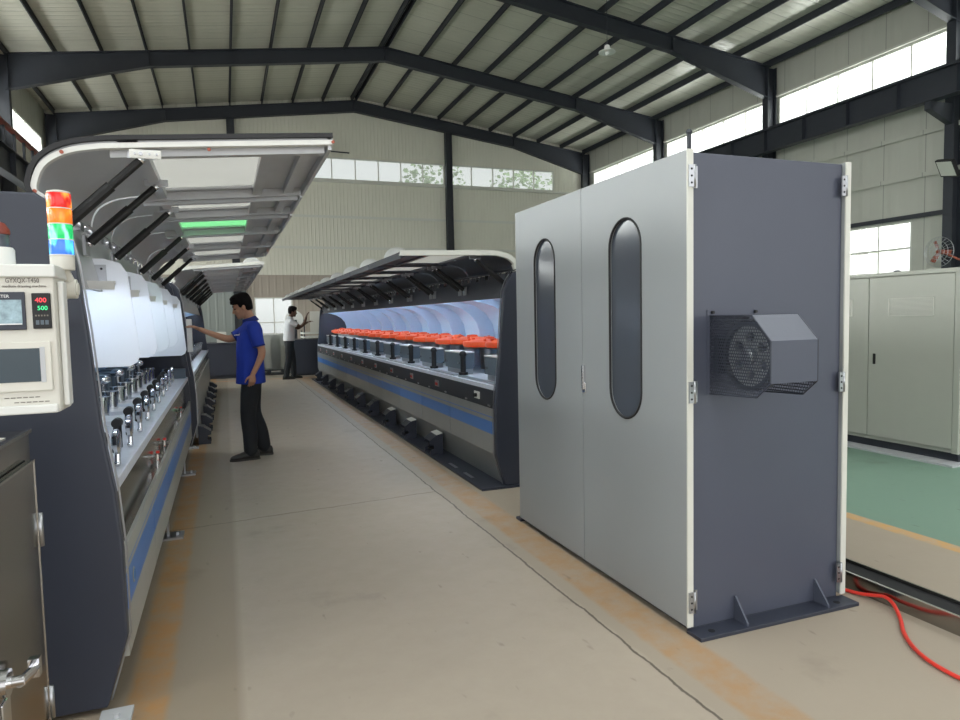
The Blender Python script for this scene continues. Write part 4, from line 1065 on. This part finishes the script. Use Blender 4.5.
V = Vector
def oval(c, rx, ry, n=20, tilt=0, sq=1.0):
    c = V(c); R = Matrix.Rotation(tilt, 3, 'Y'); out = []
    for j in range(n):
        t = 2*PI*j/n; a, b = math.cos(t), math.sin(t)
        a = math.copysign(abs(a)**sq, a); b = math.copysign(abs(b)**sq, b)
        out.append(c + R @ V((rx*a, ry*b, 0)))
    return out
def limb(mb, pts, rad, n=12):
    pts = smooth(pts, 4); k = len(pts); m = len(rad)
    rr = []
    for i in range(k):
        u = i/(k-1)*(m-1); j = min(int(u), m-2); rr.append(rad[j] + (rad[j+1]-rad[j])*(u-j))
    mb.tube(pts, rr, n); mb.ell(pts[0], rr[0], rr[0], rr[0], 10, 8); mb.ell(pts[-1], rr[-1], rr[-1], rr[-1], 10, 8)
def hand(mb, w, dirv, palmn, s=1.0, curl=.5, thumb_side=1):
    """palm + five fingers; dirv: direction of the hand, palmn: palm normal (side the fingers close to)"""
    d = V(dirv).normalized(); nrm = (V(palmn) - d*V(palmn).dot(d)).normalized(); sd = d.cross(nrm)*thumb_side
    w = V(w)
    rg = []
    for u, hw, ht in ((-.01, .026, .021), (.02, .032, .019), (.055, .042, .017), (.088, .043, .014), (.096, .036, .010)):
        c = w + d*u*s
        rg.append([c + (sd*hw*math.cos(2*PI*j/14) + nrm*ht*math.sin(2*PI*j/14))*s for j in range(14)])
    mb.rings(rg)
    for i, (off, ln) in enumerate(((.031, .070), (.011, .079), (-.010, .073), (-.030, .058))):
        b = w + (d*.082 + sd*off)*s; seg = ln*s/3; pts = [b]; dd = d.copy()
        for k in range(3):
            a = curl*(.5 + .35*k + .08*i); dd = (d*math.cos(a) + nrm*math.sin(a)).normalized() if k == 0 else (dd*math.cos(curl*.6) + nrm.lerp(-d, .25*k).normalized()*math.sin(curl*.6)).normalized()
            pts.append(pts[-1] + dd*seg)
        mb.tube(pts, [.0095*s, .009*s, .0082*s, .0068*s], 8); mb.ell(pts[-1], .0068*s, .0068*s, .0068*s, 8, 6)
    b = w + (d*.025 + sd*.028)*s
    pts = [b, b + (d*.6 + sd*.75 + nrm*.15).normalized()*.036*s]
    pts.append(pts[-1] + (d*.85 + sd*.35 + nrm*.3).normalized()*.030*s); pts.append(pts[-1] + (d*.95 + sd*.1 + nrm*.35).normalized()*.024*s)
    mb.tube(pts, [.014*s, .012*s, .0105*s, .008*s], 8); mb.ell(pts[-1], .008*s, .008*s, .008*s, 8, 6)

def person(name, label, root, yaw, P, skin, shirt, trim_m, trousers, shoe, vox=.009):
    t = thing(name, label, 'person', root)
    mtx = Matrix.Rotation(yaw, 4, 'Z')
    R3 = mtx.to_3x3()
    hx, hz, pit = P['head']     # head centre fwd, height, pitch (rad, + = looking down)
    HR = Matrix.Rotation(pit, 3, 'Y')
    def H(x, y, z): return V((hx, 0, hz)) + HR @ V((x, y, z))
    b = MB()
    # head: skull, face wedge, jaw, nose, brow, lips, ears
    sk = []
    for z, cx_, rx, ry in ((-.118, .048, .022, .020), (-.108, .040, .042, .038), (-.085, .026, .066, .054), (-.055, .012, .080, .064), (-.02, .002, .091, .071), (.02, -.003, .097, .076), (.06, -.006, .094, .075), (.09, -.008, .078, .064), (.108, -.010, .052, .044), (.116, -.010, .018, .016)):
        sk.append([H(cx_ + rx*math.cos(2*PI*j/20), ry*math.sin(2*PI*j/20), z) for j in range(20)])
    b.rings(sk)
    b.tube([H(.088, 0, .012), H(.098, 0, -.012), H(.112, 0, -.036), H(.096, 0, -.046)], [.009, .011, .014, .010], 10)
    for s in (-1, 1):
        b.ell(H(.101, s*.012, -.040), .009, .008, .008, 8, 6)
        b.tube([H(.088, s*.008, .022), H(.086, s*.03, .027), H(.074, s*.05, .02)], .009, 8)   # brow
        b.ell(H(-.005, s*.078, -.012), .020, .009, .031, 12, 8)                                # ear
        b.ell(H(.066, s*.040, -.03), .024, .022, .022, 10, 8)                                  # cheek
    b.ell(H(.087, 0, -.066), .010, .024, .006, 12, 6); b.ell(H(.085, 0, -.077), .010, .020, .007, 12, 6)
    b.ell(H(.072, 0, -.102), .020, .024, .016, 12, 8)
    # neck
    nb = V(P['neck'])
    b.tube([H(-.018, 0, -.05), (H(-.02, 0, -.10) + nb)/2 + V((.004, 0, .01)), nb, nb + V((-.005, 0, -.06))], [.058, .056, .062, .08], 16)
    # torso
    tr = [oval(c, rx, ry, 20) for c, rx, ry in P['torso']]
    b.rings(tr)
    for sgn, A in ((1, P['armL']), (-1, P['armR'])):
        limb(b, A['pts'], A.get('rad', [.054, .047, .041, .038, .030, .025]))
        hand(b, A['pts'][-1], A['hdir'], A['palm'], .95, A.get('curl', .5), A.get('thumb', 1))
    for Lg in (P['legL'], P['legR']):
        limb(b, Lg['pts'], [.088, .078, .062, .052, .054, .044, .036])
        an = V(Lg['pts'][-1]); a = Lg.get('yaw', 0); f = V((math.cos(a), math.sin(a), 0))
        b.tube([an - f*.03 + V((0,0,-.03)), an + f*.06 + V((0,0,-.035)), an + f*.14 + V((0,0,-.05))], [.030, .026, .018], 10)
    body = sm_obj(b, 'body', skin, t, vox*.62, mtx, 3)
    # eyes and eyebrows
    for s in (-1, 1):
        e = MB().ell(H(.083, s*.031, -.004), .009, .014, .0065, 12, 8)
        e.v = [tuple(mtx @ V(v) + V(root)) for v in e.v]; e.build('eye', M['eye'], body)
        e = MB().tube([H(.097, s*.014, .024), H(.096, s*.032, .030), H(.083, s*.052, .024)], [.004, .005, .003], 6)
        e.v = [tuple(mtx @ V(v) + V(root)) for v in e.v]; e.build('eyebrow', M['hair'], body)
    # hair: skull cap, fuller on top, combed forward
    h = MB()
    hr = []
    for z, cx_, rx, ry in ((-.055, -.052, .044, .060), (-.02, -.040, .064, .078), (.015, -.030, .080, .085), (.045, -.012, .102, .087), (.075, -.004, .107, .084), (.108, -.002, .102, .078), (.136, -.004, .082, .062), (.152, -.006, .04, .03)):
        hr.append([H(cx_ + rx*math.cos(2*PI*j/20), ry*math.sin(2*PI*j/20), z) for j in range(20)])
    h.rings(hr)
    rnd = random.Random(5)
    for i in range(46):
        a = rnd.uniform(-PI, PI); q = rnd.uniform(.2, 1); 
        p0 = H(-.004 + .085*q*math.cos(a), .072*q*math.sin(a), .10 + .03*(1-q) if q < .8 else .075)
        h.tube([p0, p0 + HR @ V((.022, rnd.uniform(-.015, .015), .014)), p0 + HR @ V((.040, rnd.uniform(-.02, .02), .004))], [.016, .013, .006], 6)
    if not P.get('short'):
        for i in range(9):
            y = -.05 + .0125*i; p0 = H(.07, y, .075)
            h.tube([p0, p0 + HR @ V((.032, 0, -.002)), p0 + HR @ V((.034, 0, -.022))], [.018, .013, .007], 6)
    for s in (-1, 1): h.ell(H(.012, s*.070, .022), .030, .014, .032, 10, 8)
    sm_obj(h, 'hair', M['hair'], t, .0065, mtx, 2)
    # shirt
    s_ = MB(); g = P.get('loose', .016)
    rg = [oval(c, rx + g, ry + g, 24) for c, rx, ry in P['shirt']]
    s_.rings(rg)
    for A in (P['armL'], P['armR']):
        sp = A['sleeve']; d = (V(sp[-1]) - V(sp[-2])).normalized()
        s_.tube(smooth(sp, 3), [.072 + (.062-.072)*i/(3*(len(sp)-1)) for i in range(3*(len(sp)-1)+1)], 16)
        s_.ell(sp[0], .074, .074, .074, 12, 10)
    sh = sm_obj(s_, 'shirt', shirt, t, vox, mtx, 3)
    # collar and placket
    cN = nb
    c = MB(); ring = []
    for (dz, r) in ((-.030, .072), (.000, .063), (.012, .0625), (.010, .069), (-.034, .088)):
        ring.append([cN + V((.008 + dz*.35 + (r)*math.cos(2*PI*j/22), r*.98*math.sin(2*PI*j/22), dz + .010 - .020*math.cos(2*PI*j/22))) for j in range(22)])
    c.rings(ring); c.f = c.f[:-2]; c.mi = c.mi[:-2]; c.smooth = [True]*len(c.f)
    c.v = [tuple(mtx @ V(v) + V(root)) for v in c.v]; c.build('collar', trim_m, sh)
    if P.get('logo'):
        lx, ly, lz = P['logo']
        l = MB().box(lx - .001, lx + .04, ly - .002, ly + .006, lz, lz + .010).box(lx - .012, lx + .004, ly - .002, ly + .006, lz - .004, lz + .018).box(lx + .042, lx + .052, ly - .001, ly + .006, lz - .001, lz + .008)
        l.v = [tuple(mtx @ V(v) + V(root)) for v in l.v]; l.build('chest_logo', M['white_print'], sh)
    for A in (P['armL'], P['armR']):
        p, q = V(A['sleeve'][-2]), V(A['sleeve'][-1]); d = (q - p).normalized()
        c = MB().tube([q - d*.012, q + d*.004], .0655, 18); c.v = [tuple(mtx @ V(v) + V(root)) for v in c.v]; c.build('sleeve_cuff', trim_m, sh)
    # trousers
    tb = MB(); tb.rings([oval(cc, rx + .012, ry + .012, 22) for cc, rx, ry in P['hips']])
    for Lg in (P['legL'], P['legR']):
        limb(tb, [V(p) + V((0, 0, -.005 if i == len(Lg['pts'])-1 else 0)) for i, p in enumerate(Lg['pts'])], [.106, .100, .088, .080, .078, .074, .070], 16)
    sm_obj(tb, 'trousers', trousers, t, vox, mtx, 3)
    # shoes
    for Lg in (P['legL'], P['legR']):
        an = V(Lg['pts'][-1]); a = Lg.get('yaw', 0)
        fz = Lg.get('ground', 0.0)
        F = V((math.cos(a), math.sin(a), 0)); S = V((-math.sin(a), math.cos(a), 0)); o = V((an.x, an.y, fz))
        m = MB(); rgs = []
        for u, hw, hgt in ((-.090, .022, .065), (-.080, .036, .095), (-.04, .044, .108), (.01, .045, .106), (.06, .048, .092), (.11, .052, .074), (.155, .050, .062), (.195, .036, .048), (.210, .014, .030)):
            c = o + F*u; prof = []
            for j in range(16):
                t_ = 2*PI*j/16; zz = max(.006, hgt*.5 + hgt*.5*math.sin(t_) + .004)
                prof.append(c + S*hw*math.cos(t_) + V((0, 0, zz)))
            rgs.append(prof)
        m.rings(rgs)
        so = sm_obj(m, 'shoe', shoe, t, .006, mtx, 2)
        m = MB(); out = []
        for u, hw in ((-.094, .024), (-.078, .039), (-.03, .046), (.03, .047), (.10, .055), (.15, .054), (.195, .040), (.215, .016)): out.append((u, hw))
        pl = [o + F*u + S*hw for u, hw in out] + [o + F*u - S*hw for u, hw in out[::-1]]
        m.rings([[p + V((0, 0, z)) for p in pl] for z in (0.001, .018)])
        m.v = [tuple(mtx @ V(v) + V(root)) for v in m.v]; m.build('sole', M['sole'], so)
    return t

P1 = dict(
    head=(.062, 1.640, .30), neck=(-.012, 0, 1.50),
    torso=[((-.015, 0, 1.475), .055, .07), ((-.02, 0, 1.44), .075, .155), ((-.015, 0, 1.38), .098, .185), ((.0, 0, 1.28), .112, .172), ((.005, 0, 1.16), .105, .152), ((0, 0, 1.05), .100, .150), ((-.01, 0, .95), .108, .165), ((-.01, 0, .87), .105, .165)],
    shirt=[((-.012, 0, 1.487), .050, .060), ((-.018, 0, 1.455), .075, .150), ((-.012, 0, 1.39), .105, .190), ((.0, 0, 1.28), .122, .180), ((.008, 0, 1.16), .124, .168), ((.008, 0, 1.02), .124, .168), ((.008, 0, .90), .134, .176), ((.010, 0, .815), .140, .180)],
    hips=[((0, 0, 1.00), .098, .145), ((-.005, 0, .92), .108, .160), ((-.008, 0, .84), .104, .160), ((-.0, 0, .79), .085, .150)],
    armL=dict(pts=[(-.035, .195, 1.415), (-.075, .225, 1.28), (-.105, .235, 1.155), (-.065, .240, 1.04), (-.005, .232, .925)],
              sleeve=[(-.032, .185, 1.415), (-.058, .215, 1.31), (-.080, .225, 1.215)], hdir=(.12, -.03, -1), palm=(.35, -1, .1), curl=.55, thumb=-1),
    armR=dict(pts=[(.01, -.185, 1.400), (.11, -.195, 1.335), (.215, -.195, 1.295), (.36, -.18, 1.345), (.495, -.165, 1.405)],
              sleeve=[(.0, -.18, 1.405), (.08, -.192, 1.355), (.155, -.197, 1.312)], hdir=(1, .05, .42), palm=(.3, .2, -1), curl=.35, thumb=1),
    legL=dict(pts=[(-.0, .085, .86), (.035, .10, .66), (.055, .105, .47), (.045, .11, .28), (.045, .115, .10)], yaw=.10),
    legR=dict(pts=[(-.005, -.085, .86), (.0, -.09, .66), (-.010, -.09, .47), (-.075, -.09, .28), (-.105, -.09, .10)], yaw=-.12),
    logo=(.108, .085, 1.335))
person('person', 'man in royal blue polo and charcoal trousers reaching to the left machine', (.245, 7.65, 0), PI, P1, M['skin'], M['polo'], M['polo_trim'], M['trousers'], M['shoe'])
P2 = dict(short=True,
    head=(.085, 1.70, .12), neck=(.025, 0, 1.555), loose=.018,
    torso=[((.02, 0, 1.53), .055, .07), ((.015, 0, 1.49), .075, .155), ((.01, 0, 1.42), .098, .185), ((.0, 0, 1.30), .110, .170), ((-.01, 0, 1.18), .105, .152), ((-.02, 0, 1.06), .100, .150), ((-.02, 0, .98), .108, .165), ((-.02, 0, .90), .105, .165)],
    shirt=[((.02, 0, 1.54), .050, .060), ((.015, 0, 1.505), .075, .150), ((.01, 0, 1.43), .105, .190), ((.0, 0, 1.31), .120, .180), ((-.01, 0, 1.18), .125, .170), ((-.02, 0, 1.05), .125, .168), ((-.02, 0, .97), .128, .170)],
    hips=[((-.02, 0, 1.02), .098, .145), ((-.02, 0, .94), .108, .160), ((-.02, 0, .86), .104, .160), ((-.02, 0, .81), .085, .150)],
    armL=dict(pts=[(.02, .19, 1.46), (.12, .22, 1.36), (.22, .22, 1.28), (.36, .20, 1.36), (.47, .17, 1.43)],
              sleeve=[(.02, .18, 1.46), (.08, .205, 1.39), (.15, .22, 1.335)], hdir=(1, -.1, .35), palm=(.3, 0, -1), curl=.4, thumb=-1),
    armR=dict(pts=[(.03, -.185, 1.46), (.15, -.21, 1.38), (.26, -.21, 1.33), (.36, -.20, 1.44), (.40, -.18, 1.56)],
              sleeve=[(.03, -.18, 1.46), (.10, -.20, 1.41), (.17, -.21, 1.37)], hdir=(.4, .05, 1), palm=(1, .1, -.3), curl=.4, thumb=1),
    legL=dict(pts=[(-.02, .085, .88), (.03, .10, .68), (.06, .11, .48), (.07, .12, .29), (.08, .12, .10)], yaw=.12),
    legR=dict(pts=[(-.02, -.085, .88), (-.04, -.09, .68), (-.06, -.09, .48), (-.10, -.10, .29), (-.13, -.10, .10)], yaw=-.1))
person('person', 'man in white shirt and dark trousers working with raised hands at the far end', (1.52, 17.6, 0), 0, P2, M['skin_dark'], M['white_shirt'], M['white_shirt'], M['trousers'], M['shoe'], .011)

# ------------------------------------------------------------------ camera
f = 670.0; H = 1.48
v1 = Vector((225 - 480, 322 - 360, f)); vx = (f*f + 38*80)/255.0
v2 = Vector((vx, -80, f))
Yc = v1.normalized(); Xc = (v2 - Yc*v2.dot(Yc)).normalized(); Zc = -(Yc.cross(Xc))
if Zc.y > 0: Zc = -Zc
Rw = Matrix((Xc, Yc, Zc))          # world <- cam(x right, y down, z forward)
right, up, back = Rw.col[0], -Rw.col[1], -Rw.col[2]
cam = bpy.data.cameras.new('camera'); co = bpy.data.objects.new('camera', cam); C.objects.link(co)
m4 = Matrix.Identity(4)
for i in range(3):
    m4[i][0] = right[i]; m4[i][1] = up[i]; m4[i][2] = back[i]
m4[2][3] = H
co.matrix_world = m4
cam.sensor_fit = 'HORIZONTAL'; cam.sensor_width = 36; cam.lens = 36*f/960; cam.clip_start = .05; cam.clip_end = 400
SC.camera = co
# ------------------------------------------------------------------ added daylight lamps
# added lamps at the unseen open rear end and the added left windows
area('added_rear_fill', (5.5, YB - .5, 3.6), (math.radians(90), 0, 0), 20, 7, 520, (.99, .99, 1))
area('added_left_fill', (XL - .6, 8, 2.9), (0, math.radians(-90), 0), 3.8, 34, 1400, (.98, .99, 1))
# added lamps above the added roof panes and over the eaves, out of sight
for a, b in SKY:
    area('added_roof_fill', ((a + b)/2, 0.05, 11.9), (0, 0, 0), 5.4, 14.6, 1000, (.985, .99, 1))
area('added_left_eave_fill', (XL - 3.2, 14, 12.0), (0, math.radians(-38), 0), 2.4, 32, 5200, (.98, .99, 1))
area('added_right_eave_fill', (XR + 3.2, 14, 12.2), (0, math.radians(38), 0), 2.4, 32, 5200, (.98, .99, 1))
# added lamps, hidden low outside, aimed up through the strips to brighten the roof
area('added_right_upward_fill', (XR + 3.5, 14, 4.6), (0, math.radians(128), 0), 3, 32, 4200, (.99, .99, 1))
area('added_left_upward_fill', (XL - 3.5, 14, 4.6), (0, math.radians(-128), 0), 3, 32, 4200, (.99, .99, 1))
SC.view_settings.view_transform = 'Standard'; SC.view_settings.look = 'None'
SC.view_settings.gamma = 1; SC.view_settings.exposure = 0.12; SC.view_settings.use_curve_mapping = False
SC.cycles.max_bounces = 8; SC.cycles.diffuse_bounces = 5; SC.cycles.glossy_bounces = 4; SC.cycles.transparent_max_bounces = 12
SC.cycles.use_denoising = True; SC.cycles.sample_clamp_indirect = 6
for o in list(bpy.data.objects):
    if '_org' in o: del o['_org']
